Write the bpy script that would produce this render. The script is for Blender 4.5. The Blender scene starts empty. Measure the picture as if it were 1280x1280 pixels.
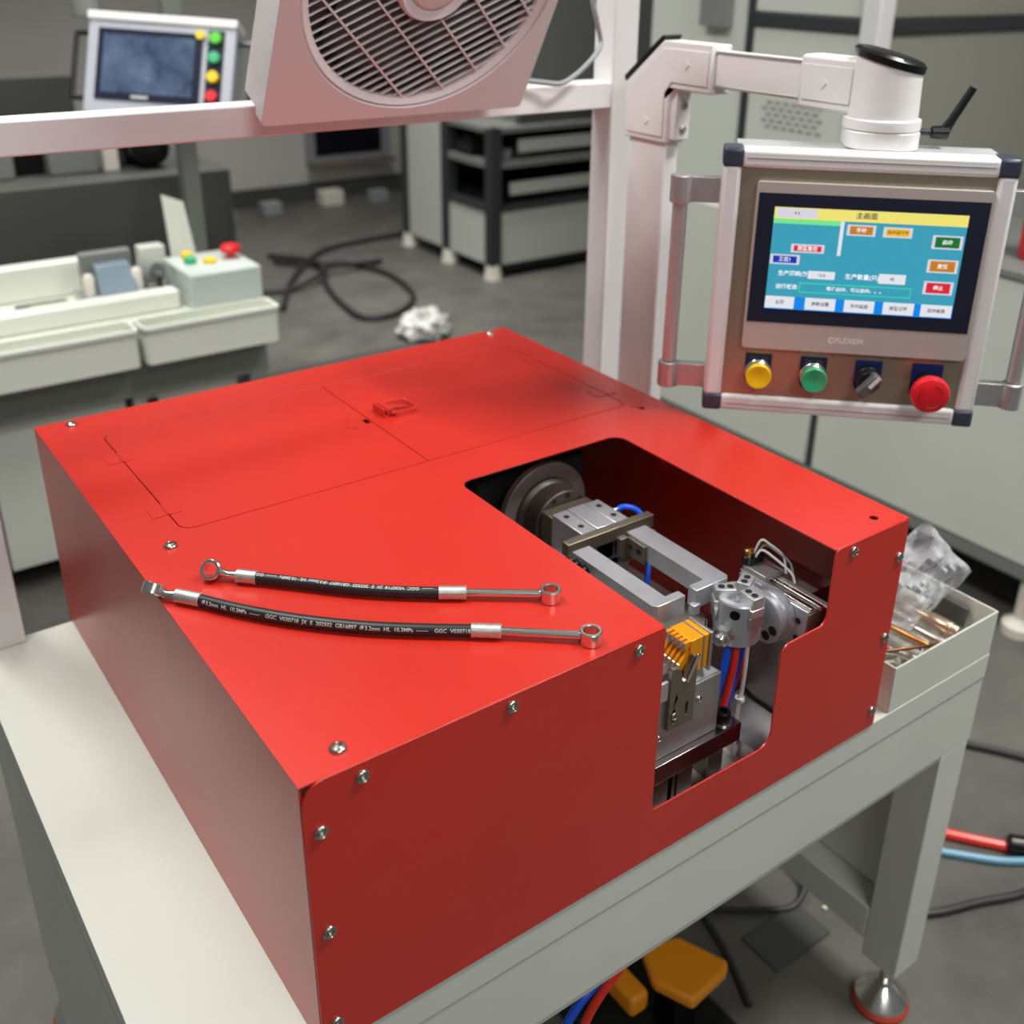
import bpy, bmesh, math, random
from mathutils import Vector, Matrix, geometry, noise

# ------------------------------------------------------------------ camera, world, lights, exposure
T = 0.56                      # table-top height; shapes below are written with the table top at z = 0
scene = bpy.context.scene
COL = scene.collection
scene.view_settings.view_transform = 'Standard'
scene.view_settings.look = 'None'
scene.view_settings.gamma = 1.0
scene.view_settings.exposure = 0.0

cam_d = bpy.data.cameras.new('camera')
cam = bpy.data.objects.new('camera', cam_d)
COL.objects.link(cam)
right = Vector((0.80603238, -0.59160943, 0.01760931))
down = Vector((-0.22752301, -0.33717788, -0.91353399))
fwd = Vector((0.54639279, 0.73233146, -0.40638104))
m = Matrix.Identity(4)
for i in range(3):
    m[i][0] = right[i]
    m[i][1] = -down[i]
    m[i][2] = -fwd[i]
m.translation = Vector((-0.18655783, -0.48427548, 0.69813313 + T))
cam.matrix_world = m
cam_d.sensor_fit = 'HORIZONTAL'
cam_d.sensor_width = 36.0
cam_d.lens = 1333.9956 * 36.0 / 1280.0
cam_d.shift_x = (640 - 671.019) / 1280.0
cam_d.shift_y = (536.103 - 640) / 1280.0
cam_d.clip_start = 0.02
cam_d.clip_end = 60
cam_d.dof.use_dof = True
cam_d.dof.focus_distance = 0.84
cam_d.dof.aperture_fstop = 5.6
scene.camera = cam

world = bpy.data.worlds.new('world')
scene.world = world
world.use_nodes = True
bg = world.node_tree.nodes['Background']
bg.inputs[0].default_value = (0.90, 0.95, 1.0, 1)
bg.inputs[1].default_value = 0.15


def area_light(name, loc, target, sx, sy, power, color=(1, 1, 1), spread=180):
    d = bpy.data.lights.new(name, 'AREA')
    d.shape = 'RECTANGLE'
    d.size = sx
    d.size_y = sy
    d.energy = power
    d.spread = math.radians(spread)
    d.color = color
    o = bpy.data.objects.new(name, d)
    COL.objects.link(o)
    o.location = loc
    if target is not None:
        dr = Vector(target) - Vector(loc)
        o.rotation_euler = dr.to_track_quat('-Z', 'Y').to_euler()
    return o


# ceiling lamps of the workshop: one over the machine, two further down the hall; plus two added front fills
WARM = (1.0, 0.98, 0.95)
area_light('ceiling_or_fill_lamp', (-0.22, 0.82, T + 2.05), None, 0.10, 0.9, 36, WARM)
area_light('ceiling_or_fill_lamp', (-0.1, -1.7, T + 1.9), (0.2, 0.1, 0.2), 1.0, 0.3, 17, WARM)  # added fill from the front, for the fan, front faces and under the bench
area_light('ceiling_or_fill_lamp', (1.5, 2.9, T + 2.6), (1.5, 2.9, 0), 1.2, 0.3, 30, WARM, 95)
area_light('ceiling_or_fill_lamp', (0.1, 1.9, T + 2.5), (0.1, 1.9, 0), 0.9, 0.3, 10, WARM, 95)
area_light('ceiling_or_fill_lamp', (1.35, -0.5, T + 2.2), (1.3, -0.2, 0), 0.9, 0.3, 28, WARM, 120)  # added fill from the right front, brightens apron, leg and floor

# ------------------------------------------------------------------ materials
MATS = {}


def lin(c):
    out = []
    for v in c:
        v = v / 255.0
        out.append(v / 12.92 if v <= 0.04045 else ((v + 0.055) / 1.055) ** 2.4)
    return out


def mat(name, rgb, rough=0.5, metal=0.0, var=0.0, vscale=20.0, bump=0.0, bscale=400.0,
        emit=0.0, coat=0.0, spec=0.5, rvar=0.0, stretch=None, second=None, alpha=None):
    if name in MATS:
        return MATS[name]
    mt = bpy.data.materials.new(name)
    mt.use_nodes = True
    nt = mt.node_tree
    b = nt.nodes['Principled BSDF']
    c = lin(rgb)
    b.inputs['Base Color'].default_value = (*c, 1)
    b.inputs['Roughness'].default_value = rough
    b.inputs['Metallic'].default_value = metal
    b.inputs['Specular IOR Level'].default_value = spec
    if coat:
        b.inputs['Coat Weight'].default_value = coat
        b.inputs['Coat Roughness'].default_value = 0.12
    if emit:
        b.inputs['Emission Color'].default_value = (*c, 1)
        b.inputs['Emission Strength'].default_value = emit
        b.inputs['Base Color'].default_value = (0.01, 0.01, 0.01, 1)
    tc = nt.nodes.new('ShaderNodeTexCoord')
    src = tc.outputs['Object']
    if stretch:
        mp = nt.nodes.new('ShaderNodeMapping')
        mp.inputs['Scale'].default_value = stretch
        nt.links.new(src, mp.inputs['Vector'])
        src = mp.outputs['Vector']
    if var or rvar:
        n = nt.nodes.new('ShaderNodeTexNoise')
        n.inputs['Scale'].default_value = vscale
        n.inputs['Detail'].default_value = 6
        n.inputs['Roughness'].default_value = 0.65
        nt.links.new(src, n.inputs['Vector'])
        if var:
            r = nt.nodes.new('ShaderNodeValToRGB')
            r.color_ramp.elements[0].position = 0.3
            r.color_ramp.elements[1].position = 0.72
            lo = [max(0, x * (1 - var)) for x in c]
            hi = lin(second) if second else [min(1, x * (1 + var)) for x in c]
            r.color_ramp.elements[0].color = (*lo, 1)
            r.color_ramp.elements[1].color = (*hi, 1)
            nt.links.new(n.outputs['Fac'], r.inputs['Fac'])
            nt.links.new(r.outputs['Color'], b.inputs['Base Color'])
        if rvar:
            mr = nt.nodes.new('ShaderNodeMapRange')
            mr.inputs['To Min'].default_value = max(0.03, rough - rvar)
            mr.inputs['To Max'].default_value = min(1, rough + rvar)
            nt.links.new(n.outputs['Fac'], mr.inputs['Value'])
            nt.links.new(mr.outputs['Result'], b.inputs['Roughness'])
    if bump:
        n2 = nt.nodes.new('ShaderNodeTexNoise')
        n2.inputs['Scale'].default_value = bscale
        n2.inputs['Detail'].default_value = 3
        nt.links.new(src, n2.inputs['Vector'])
        bp = nt.nodes.new('ShaderNodeBump')
        bp.inputs['Strength'].default_value = bump
        bp.inputs['Distance'].default_value = 0.00015
        nt.links.new(n2.outputs['Fac'], bp.inputs['Height'])
        nt.links.new(bp.outputs['Normal'], b.inputs['Normal'])
    MATS[name] = mt
    return mt


def red_paint():
    mt = mat('red_powder_paint', (199, 41, 28), rough=0.30, bump=0.10, bscale=900, var=0.05, vscale=5)
    nt = mt.node_tree
    b = nt.nodes['Principled BSDF']
    b.inputs['IOR'].default_value = 1.7
    # scattered pale dust specks
    tc = nt.nodes.new('ShaderNodeTexCoord')
    v = nt.nodes.new('ShaderNodeTexVoronoi')
    v.inputs['Scale'].default_value = 130
    n = nt.nodes.new('ShaderNodeTexNoise')
    n.inputs['Scale'].default_value = 9
    r1 = nt.nodes.new('ShaderNodeValToRGB')
    r1.color_ramp.elements[0].position = 0.03
    r1.color_ramp.elements[0].color = (1, 1, 1, 1)
    r1.color_ramp.elements[1].position = 0.07
    r1.color_ramp.elements[1].color = (0, 0, 0, 1)
    r2 = nt.nodes.new('ShaderNodeValToRGB')
    r2.color_ramp.elements[0].position = 0.58
    r2.color_ramp.elements[1].position = 0.72
    mul = nt.nodes.new('ShaderNodeMath')
    mul.operation = 'MULTIPLY'
    mul2 = nt.nodes.new('ShaderNodeMath')
    mul2.operation = 'MULTIPLY'
    mul2.inputs[1].default_value = 0.45
    mx = nt.nodes.new('ShaderNodeMix')
    mx.data_type = 'RGBA'
    nt.links.new(tc.outputs['Object'], v.inputs['Vector'])
    nt.links.new(tc.outputs['Object'], n.inputs['Vector'])
    nt.links.new(v.outputs['Distance'], r1.inputs['Fac'])
    nt.links.new(n.outputs['Fac'], r2.inputs['Fac'])
    nt.links.new(r1.outputs['Color'], mul.inputs[0])
    nt.links.new(r2.outputs['Color'], mul.inputs[1])
    nt.links.new(mul.outputs[0], mul2.inputs[0])
    nt.links.new(mul2.outputs[0], mx.inputs['Factor'])
    old = b.inputs['Base Color'].links[0].from_socket
    nt.links.new(old, mx.inputs['A'])
    mx.inputs['B'].default_value = (0.8, 0.6, 0.5, 1)
    nt.links.new(mx.outputs['Result'], b.inputs['Base Color'])
    return mt


RED = red_paint()
BENCH = mat('bench_paint', (211, 214, 203), rough=0.42, var=0.04, vscale=4, bump=0.05, bscale=700)
ALU = mat('brushed_aluminium', (205, 205, 205), rough=0.34, metal=1.0, bump=0.08, bscale=60, stretch=(1, 30, 30))
ALUM = mat('machined_aluminium', (208, 211, 217), rough=0.36, metal=0.8, var=0.08, vscale=60, bump=0.05, bscale=500)
ALUF = mat('anodised_aluminium', (206, 206, 206), rough=0.42, metal=0.85, var=0.04, vscale=30)
ALUP = mat('profile_aluminium', (238, 237, 236), rough=0.45, metal=0.1, var=0.03, vscale=10)
STEEL = mat('steel', (190, 186, 180), rough=0.3, metal=1.0, var=0.06, vscale=40)
STEELB = mat('ground_steel_block', (180, 180, 180), rough=0.34, metal=0.85, var=0.1, vscale=60)
BASEM = mat('shaded_base_steel', (150, 140, 140), rough=0.22, metal=1.0)  # shade and red reflection behind the front plate put into the steel colour
BRONZE = mat('dull_steel', (150, 140, 124), rough=0.42, metal=0.9, var=0.12, vscale=120)
CHROME = mat('zinc_plate', (225, 222, 215), rough=0.22, metal=1.0)
ZINC = mat('galvanised_ferrule', (214, 212, 206), rough=0.42, metal=0.9, var=0.18, vscale=160, bump=0.2, bscale=300)
STAIN = mat('stainless_face', (176, 164, 144), rough=0.3, metal=0.6, bump=0.04, bscale=80, stretch=(1, 1, 30))
MIRROR = mat('polished_sheet', (222, 218, 220), rough=0.2, metal=1.0)
WHITE = mat('white_cast_paint', (232, 230, 228), rough=0.45, bump=0.06, bscale=300)
BLACKP = mat('black_plastic', (18, 18, 20), rough=0.3)
BLACKM = mat('black_oxide_steel', (22, 22, 24), rough=0.35, metal=0.6)
DARK = mat('dark_bore', (10, 9, 9), rough=0.7)
RUBBER = mat('black_rubber_hose', (34, 33, 34), rough=0.42)
PRINT = mat('white_print', (190, 190, 186), rough=0.6)
NAVY = mat('slate_plastic', (58, 64, 80), rough=0.32)
NAVYD = mat('screen_border_black', (36, 40, 58), rough=0.18)
BEZEL = mat('bezel_silver_plastic', (206, 196, 188), rough=0.4, metal=0.3)
ORANGE = mat('orange_anodised', (246, 160, 16), rough=0.32, metal=0.35)
PEDAL = mat('orange_plastic', (250, 156, 20), rough=0.45)
BLUE = mat('blue_polyurethane', (20, 92, 232), rough=0.3)
REDT = mat('red_polyurethane', (236, 52, 30), rough=0.3)
WHITEC = mat('white_cable', (228, 224, 218), rough=0.5)
FANP = mat('fan_silver_plastic', (232, 230, 230), rough=0.42)
FAND = mat('fan_interior_dark', (104, 102, 104), rough=0.6)
FANS = mat('fan_slat_plastic', (240, 238, 238), rough=0.4)
YEL = mat('yellow_button', (246, 206, 10), rough=0.35)
GRN = mat('green_button', (50, 176, 122), rough=0.35)
REDB = mat('red_button', (226, 30, 42), rough=0.35)
LEGEND = mat('legend_plate_navy', (14, 30, 66), rough=0.4)
LEGENDB = mat('legend_plate_blue', (16, 46, 108), rough=0.4)
CONC = mat('concrete_floor', (98, 96, 90), rough=0.5, var=0.3, vscale=4.5, bump=0.2, bscale=60, rvar=0.12)
WALLM = mat('grey_wall_paint', (205, 202, 194), rough=0.8, var=0.06, vscale=1.3)
DARKW = mat('dark_wall_dado', (70, 70, 66), rough=0.8, var=0.1, vscale=2)
MACH = mat('machine_grey_green', (210, 215, 204), rough=0.45, var=0.03, vscale=2)
MACHD = mat('machine_dark_grey', (72, 73, 69), rough=0.55, var=0.05, vscale=3)
MACHM = mat('machine_mid_grey', (128, 131, 127), rough=0.5, var=0.04, vscale=3)
PROFD = mat('dark_profile', (70, 72, 74), rough=0.45, metal=0.4)
TRAYW = mat('white_tray_plastic', (226, 230, 218), rough=0.4)
CTRLBOX = mat('pale_mint_metal', (196, 206, 200), rough=0.45)
GREY = mat('grey_plastic', (150, 152, 156), rough=0.5)
BRASS = mat('brass', (196, 140, 84), rough=0.32, metal=1.0)
CREAM = mat('cream_plastic', (226, 222, 208), rough=0.5)
REDORANGE = mat('red_rubber', (190, 66, 40), rough=0.6)
CABLE = mat('dark_cable', (44, 43, 42), rough=0.5)
SCREENOFF = mat('dim_screen', (36, 54, 92), rough=0.15, var=0.5, vscale=9, second=(110, 128, 156))
CYANT = mat('pale_blue_tube', (110, 165, 190), rough=0.4)
BLKSCREEN = mat('black_monitor_glass', (20, 20, 30), rough=0.3)


def clear_plastic():
    mt = bpy.data.materials.new('clear_plastic_film')
    mt.use_nodes = True
    nt = mt.node_tree
    nt.nodes.clear()
    out = nt.nodes.new('ShaderNodeOutputMaterial')
    tr = nt.nodes.new('ShaderNodeBsdfTransparent')
    tr.inputs['Color'].default_value = (0.93, 0.95, 0.96, 1)
    gl = nt.nodes.new('ShaderNodeBsdfPrincipled')
    gl.inputs['Base Color'].default_value = (0.9, 0.92, 0.95, 1)
    gl.inputs['Roughness'].default_value = 0.08
    lw = nt.nodes.new('ShaderNodeLayerWeight')
    lw.inputs['Blend'].default_value = 0.45
    mr = nt.nodes.new('ShaderNodeMapRange')
    mr.inputs['To Min'].default_value = 0.07
    mr.inputs['To Max'].default_value = 0.85
    mx = nt.nodes.new('ShaderNodeMixShader')
    nt.links.new(lw.outputs['Facing'], mr.inputs['Value'])
    nt.links.new(mr.outputs['Result'], mx.inputs['Fac'])
    nt.links.new(tr.outputs[0], mx.inputs[1])
    nt.links.new(gl.outputs[0], mx.inputs[2])
    nt.links.new(mx.outputs[0], out.inputs['Surface'])
    return mt


FILM = clear_plastic()


def screen_mat(name, rgb, s=0.9):
    return mat('screen_' + name, rgb, rough=0.25, emit=s)


# ------------------------------------------------------------------ mesh helpers
def basis(axis):
    a = Vector(axis).normalized()
    h = Vector((0, 0, 1)) if abs(a.z) < 0.9 else Vector((1, 0, 0))
    x = h.cross(a).normalized()
    return x, a.cross(x), a


def spline(pts, n=8):
    P = [Vector(p) for p in pts]
    P = [P[0] * 2 - P[1]] + P + [P[-1] * 2 - P[-2]]
    out = []
    for i in range(1, len(P) - 2):
        p0, p1, p2, p3 = P[i - 1], P[i], P[i + 1], P[i + 2]
        for k in range(n):
            t = k / n
            out.append(0.5 * ((2 * p1) + (p2 - p0) * t + (2 * p0 - 5 * p1 + 4 * p2 - p3) * t * t
                              + (3 * p1 - p0 - 3 * p2 + p3) * t ** 3))
    out.append(P[-2])
    return out


def rr(x0, x1, y0, y1, r, n=6):
    """rounded rectangle outline; r = one radius or (x0y0, x1y0, x1y1, x0y1)"""
    if not isinstance(r, (tuple, list)):
        r = (r,) * 4
    out = []
    for (cx, cy, sx, sy, a0), q in zip(((x0, y0, 1, 1, 180), (x1, y0, -1, 1, 270), (x1, y1, -1, -1, 0), (x0, y1, 1, -1, 90)), r):
        if q <= 0:
            out.append((cx, cy))
            continue
        for k in range(n + 1):
            a = math.radians(a0 + 90 * k / n)
            out.append((cx + sx * q + q * math.cos(a), cy + sy * q + q * math.sin(a)))
    return out


def circ(cx, cy, r, n=20):
    return [(cx + r * math.cos(2 * math.pi * k / n), cy + r * math.sin(2 * math.pi * k / n)) for k in range(n)]


XY = lambda a, b, t: (a, b, t)
XZ = lambda a, b, t: (a, t, b)
YZ = lambda a, b, t: (t, a, b)


class MB:
    def __init__(self):
        self.v = []
        self.f = []

    def add(self, verts, faces):
        o = len(self.v)
        self.v += [tuple(p) for p in verts]
        self.f += [tuple(i + o for i in q) for q in faces]
        return self

    def hexa(self, p):
        return self.add(p, [(3, 2, 1, 0), (4, 5, 6, 7), (0, 1, 5, 4), (1, 2, 6, 5), (2, 3, 7, 6), (3, 0, 4, 7)])

    def box(self, x0, x1, y0, y1, z0, z1):
        return self.hexa([(x0, y0, z0), (x1, y0, z0), (x1, y1, z0), (x0, y1, z0),
                          (x0, y0, z1), (x1, y0, z1), (x1, y1, z1), (x0, y1, z1)])

    def cyl(self, p0, p1, r0, r1=None, n=24):
        r1 = r0 if r1 is None else r1
        p0, p1 = Vector(p0), Vector(p1)
        x, y, a = basis(p1 - p0)
        vs = []
        for p, r in ((p0, r0), (p1, r1)):
            for k in range(n):
                t = 2 * math.pi * k / n
                vs.append(p + x * (r * math.cos(t)) + y * (r * math.sin(t)))
        fs = [(k, (k + 1) % n, n + (k + 1) % n, n + k) for k in range(n)]
        fs += [tuple(range(n - 1, -1, -1)), tuple(range(n, 2 * n))]
        return self.add(vs, fs)

    def lathe(self, prof, origin=(0, 0, 0), axis=(0, 0, 1), n=24, closed=False):
        """prof: list of (radius, height) along axis; closed joins last to first (rings)"""
        o = Vector(origin)
        x, y, a = basis(axis)
        vs = []
        for r, h in prof:
            for k in range(n):
                t = 2 * math.pi * k / n
                vs.append(o + a * h + x * (r * math.cos(t)) + y * (r * math.sin(t)))
        fs = []
        L = len(prof)
        rng = range(L) if closed else range(L - 1)
        for i in rng:
            j = (i + 1) % L
            for k in range(n):
                fs.append((i * n + k, i * n + (k + 1) % n, j * n + (k + 1) % n, j * n + k))
        if not closed:
            fs.append(tuple(range(n - 1, -1, -1)))
            fs.append(tuple((L - 1) * n + k for k in range(n)))
        return self.add(vs, fs)

    def tube(self, pts, r, n=10, closed=False):
        P = [Vector(p) for p in pts]
        L = len(P)
        tans = []
        for i in range(L):
            if closed:
                d = P[(i + 1) % L] - P[i - 1]
            else:
                d = P[min(i + 1, L - 1)] - P[max(i - 1, 0)]
            tans.append(d.normalized())
        x, y, a = basis(tans[0])
        vs = []
        for i in range(L):
            t = tans[i]
            x = (x - t * x.dot(t)).normalized()
            y = t.cross(x)
            rad = r[i] if isinstance(r, (list, tuple)) else r
            for k in range(n):
                q = 2 * math.pi * k / n
                vs.append(P[i] + x * (rad * math.cos(q)) + y * (rad * math.sin(q)))
        fs = []
        for i in range(L if closed else L - 1):
            j = (i + 1) % L
            for k in range(n):
                fs.append((i * n + k, i * n + (k + 1) % n, j * n + (k + 1) % n, j * n + k))
        if not closed:
            fs.append(tuple(range(n - 1, -1, -1)))
            fs.append(tuple((L - 1) * n + k for k in range(n)))
        return self.add(vs, fs)

    def prism(self, outer, t0, t1, plane=XY, holes=()):
        loops = [list(outer)] + [list(h) for h in holes]
        flat = [p for l in loops for p in l]
        tri = geometry.tessellate_polygon([[Vector((p[0], p[1], 0)) for p in l] for l in loops])
        N = len(flat)
        vs = [plane(p[0], p[1], t0) for p in flat] + [plane(p[0], p[1], t1) for p in flat]
        fs = []
        for a, b, c in tri:
            fs.append((a, b, c))
            fs.append((a + N, c + N, b + N))
        o = 0
        for l in loops:
            n = len(l)
            for k in range(n):
                i, j = o + k, o + (k + 1) % n
                fs.append((i, j, j + N, i + N))
            o += n
        return self.add(vs, fs)

    def mesh(self, name, off=(0, 0, 0), fix=True):
        me = bpy.data.meshes.new(name)
        me.from_pydata([(x - off[0], y - off[1], z - off[2]) for x, y, z in self.v], [], self.f)
        if fix:
            bm = bmesh.new()
            bm.from_mesh(me)
            bmesh.ops.recalc_face_normals(bm, faces=bm.faces)
            bm.to_mesh(me)
            bm.free()
        me.update()
        return me


OFF = {}


def finish(o, mtl, bev=0.0, smooth=True, seg=2):
    me = o.data
    if mtl and not me.materials:
        me.materials.append(mtl)
    if smooth:
        me.polygons.foreach_set('use_smooth', [True] * len(me.polygons))
        me.set_sharp_from_angle(angle=math.radians(32))
    if bev:
        b = o.modifiers.new('edge', 'BEVEL')
        b.width = bev
        b.segments = seg
        b.limit_method = 'ANGLE'
        b.angle_limit = math.radians(40)
    return o


def thing(name, label, cat, loc, group=None, rot=None):
    o = bpy.data.objects.new(name, None)
    COL.objects.link(o)
    o.empty_display_size = 0.02
    o.location = (loc[0], loc[1], loc[2] + T)
    if rot is not None:
        o.rotation_euler = rot.to_euler()
        OFF[o.name] = (0, 0, 0)
    else:
        OFF[o.name] = tuple(loc)
    o['label'] = label
    o['category'] = cat
    if group:
        o['group'] = group
    return o


def off_of(o):
    while o.parent:
        o = o.parent
    return OFF[o.name]


def part(name, mb, mtl, parent, bev=0.0, label=None, smooth=True, seg=2):
    me = mb.mesh(name, off_of(parent))
    o = bpy.data.objects.new(name, me)
    COL.objects.link(o)
    o.parent = parent
    if label:
        o['label'] = label
    return finish(o, mtl, bev, smooth, seg)


def single(name, mb, mtl, label, cat, loc, group=None, bev=0.0, smooth=True):
    me = mb.mesh(name, loc)
    o = bpy.data.objects.new(name, me)
    COL.objects.link(o)
    o.location = (loc[0], loc[1], loc[2] + T)
    OFF[o.name] = tuple(loc)
    o['label'] = label
    o['category'] = cat
    if group:
        o['group'] = group
    return finish(o, mtl, bev, smooth)


def struct(name, mb, mtl):
    me = mb.mesh(name, (0, 0, 0))
    o = bpy.data.objects.new(name, me)
    COL.objects.link(o)
    o.location = (0, 0, T)
    OFF[o.name] = (0, 0, 0)
    o['kind'] = 'structure'
    return finish(o, mtl)


def place(name, me, mtl, parent, loc, axis=(0, 0, 1)):
    """a shared-mesh part (screw etc.) whose local z is turned to axis; loc in the thing's own frame"""
    o = bpy.data.objects.new(name, me)
    COL.objects.link(o)
    o.parent = parent
    of = off_of(parent)
    o.location = (loc[0] - of[0], loc[1] - of[1], loc[2] - of[2])
    o.rotation_euler = Vector(axis).to_track_quat('Z', 'Y').to_euler()
    if mtl and not me.materials:
        me.materials.append(mtl)
    return o


def shared(name, mb):
    me = mb.mesh(name)
    me.polygons.foreach_set('use_smooth', [True] * len(me.polygons))
    me.set_sharp_from_angle(angle=math.radians(32))
    return me


def text_mesh(body, size, align='LEFT', depth=0.0):
    c = bpy.data.curves.new('lettering', 'FONT')
    c.body = body
    c.size = size
    c.align_x = align
    c.align_y = 'CENTER'
    c.resolution_u = 3
    c.extrude = depth
    c.offset = size * 0.018
    o = bpy.data.objects.new('lettering', c)
    COL.objects.link(o)
    dg = bpy.context.evaluated_depsgraph_get()
    me = bpy.data.meshes.new_from_object(o.evaluated_get(dg))
    bpy.data.objects.remove(o)
    bpy.data.curves.remove(c)
    return me


def text_mb(items, cuts=False):
    """items: (text, u, v, size, align, fn(u,v)->xyz); cuts adds rows of vertices so the glyphs can bend"""
    mb = MB()
    for body, u, v, size, align, fn in items:
        me = text_mesh(body, size, align)
        if cuts:
            bm = bmesh.new()
            bm.from_mesh(me)
            for k in range(-6, 7):
                bmesh.ops.bisect_plane(bm, geom=bm.verts[:] + bm.edges[:] + bm.faces[:], plane_co=(0, k * size * 0.1, 0), plane_no=(0, 1, 0))
            bmesh.ops.triangulate(bm, faces=bm.faces[:])
            bm.to_mesh(me)
            bm.free()
        mb.add([fn(u + p.co.x, v + p.co.y) for p in me.vertices], [tuple(f.vertices) for f in me.polygons])
        bpy.data.meshes.remove(me)
    return mb


def dome_screw(r=0.006, h=0.0036, sock=0.0024):
    prof = [(r * 0.98, 0.0), (r, 0.0006)]
    for k in range(1, 6):
        a = math.radians(15 * k)
        prof.append((max(sock * 1.15, r * math.cos(a) ** 0.9), 0.0006 + (h - 0.0006) * math.sin(a) ** 0.9))
    prof += [(sock * 1.12, h), (sock, h - 0.0003), (sock * 0.95, h - 0.0022)]
    return MB().lathe(prof, n=18)


def cap_screw(r=0.0055, h=0.0065, sock=0.0028):
    return MB().lathe([(r, 0), (r, h - 0.0006), (r - 0.0006, h), (sock, h), (sock * 0.95, h - 0.003)], n=18)


SCREW = shared('screw', dome_screw())
SCREWF = shared('screw', dome_screw(0.0052, 0.0030, 0.0022))
CAPS = shared('cap_screw', cap_screw())
HOLE = shared('bolt_hole', MB().lathe([(0.0031, 0.0), (0.0031, 0.0004), (0.0024, 0.0004), (0.0022, 0.0001)], n=14))
CHROME_SCREW = mat('screw_stainless', (190, 186, 176), rough=0.25, metal=1.0)

H = 0.2353
W = 0.60
D = 0.648

# ------------------------------------------------------------------ setting
struct('floor', MB().box(-4, 7, -4, 5.2, -T - 0.1, -T), CONC)
struct('wall_back', MB().box(-4, 7, 5.0, 5.15, -T, 2.6), WALLM)
struct('baseboard_back', MB().box(-4, 7, 4.97, 5.0, -T, -T + 0.09), DARKW)
struct('wall_right', MB().box(5.2, 5.35, -4, 5.0, -T, 2.6), WALLM)


# ------------------------------------------------------------------ workbench
def build_bench():
    t = thing('workbench', 'pale grey painted steel workbench carrying the red machine', 'workbench', (0.35, 0.35, -T))
    X0, X1, Y1 = -0.104, 0.806, 0.6375
    part('bench_top', MB().box(X0, X1, 0.0, Y1, -0.031, 0.0), BENCH, t, bev=0.0006)
    part('front_apron', MB().box(X0, X1, 0.0012, 0.02, -0.118, -0.0312), BENCH, t, bev=0.0004)
    part('apron_lip', MB().box(X0 + 0.05, X1 - 0.05, 0.004, 0.05, -0.128, -0.1195), BENCH, t, bev=0.001)
    part('back_apron', MB().box(X0, X1, Y1 - 0.02, Y1, -0.118, -0.0325), BENCH, t, bev=0.001)
    # closed left side
    part('side_panel', MB().box(X0 + 0.001, X0 + 0.019, 0.052, Y1 - 0.052, -0.505, -0.0325), BENCH, t, bev=0.001)
    # right side sheet and rail
    part('side_panel', MB().box(X1 - 0.016, X1 - 0.004, 0.052, Y1 - 0.052, -0.398, -0.0325), BENCH, t, bev=0.001)
    part('rail', MB().box(X1 - 0.052, X1 - 0.004, 0.052, Y1 - 0.052, -0.452, -0.4), BENCH, t, bev=0.002)
    for x in (X0 + 0.002, X1 - 0.052):
        for y in (0.0015, Y1 - 0.052):
            part('leg', MB().box(x, x + 0.05, y, y + 0.05, -0.478, -0.119 if y < .1 else -0.0325), BENCH, t, bev=0.0015)
            f = part('levelling_foot', MB().lathe([(0.034, -T + 0.012), (0.034, -T + 0.017), (0.022, -T + 0.030), (0.011, -T + 0.038)],
                                                  (x + 0.025, y + 0.025, 0)), CHROME, t)
            part('stem', MB().cyl((x + 0.025, y + 0.025, -T + 0.038), (x + 0.025, y + 0.025, -0.478), 0.0075)
                 .lathe([(0.0125, -T + 0.036), (0.0125, -T + 0.046)], (x + 0.025, y + 0.025, 0), n=6), CHROME, f)
            part('rubber_pad', MB().lathe([(0.036, -T), (0.037, -T + 0.006), (0.034, -T + 0.012)], (x + 0.025, y + 0.025, 0)),
                 REDORANGE, f, label='red rubber pad under the foot')
    return t


build_bench()


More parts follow.
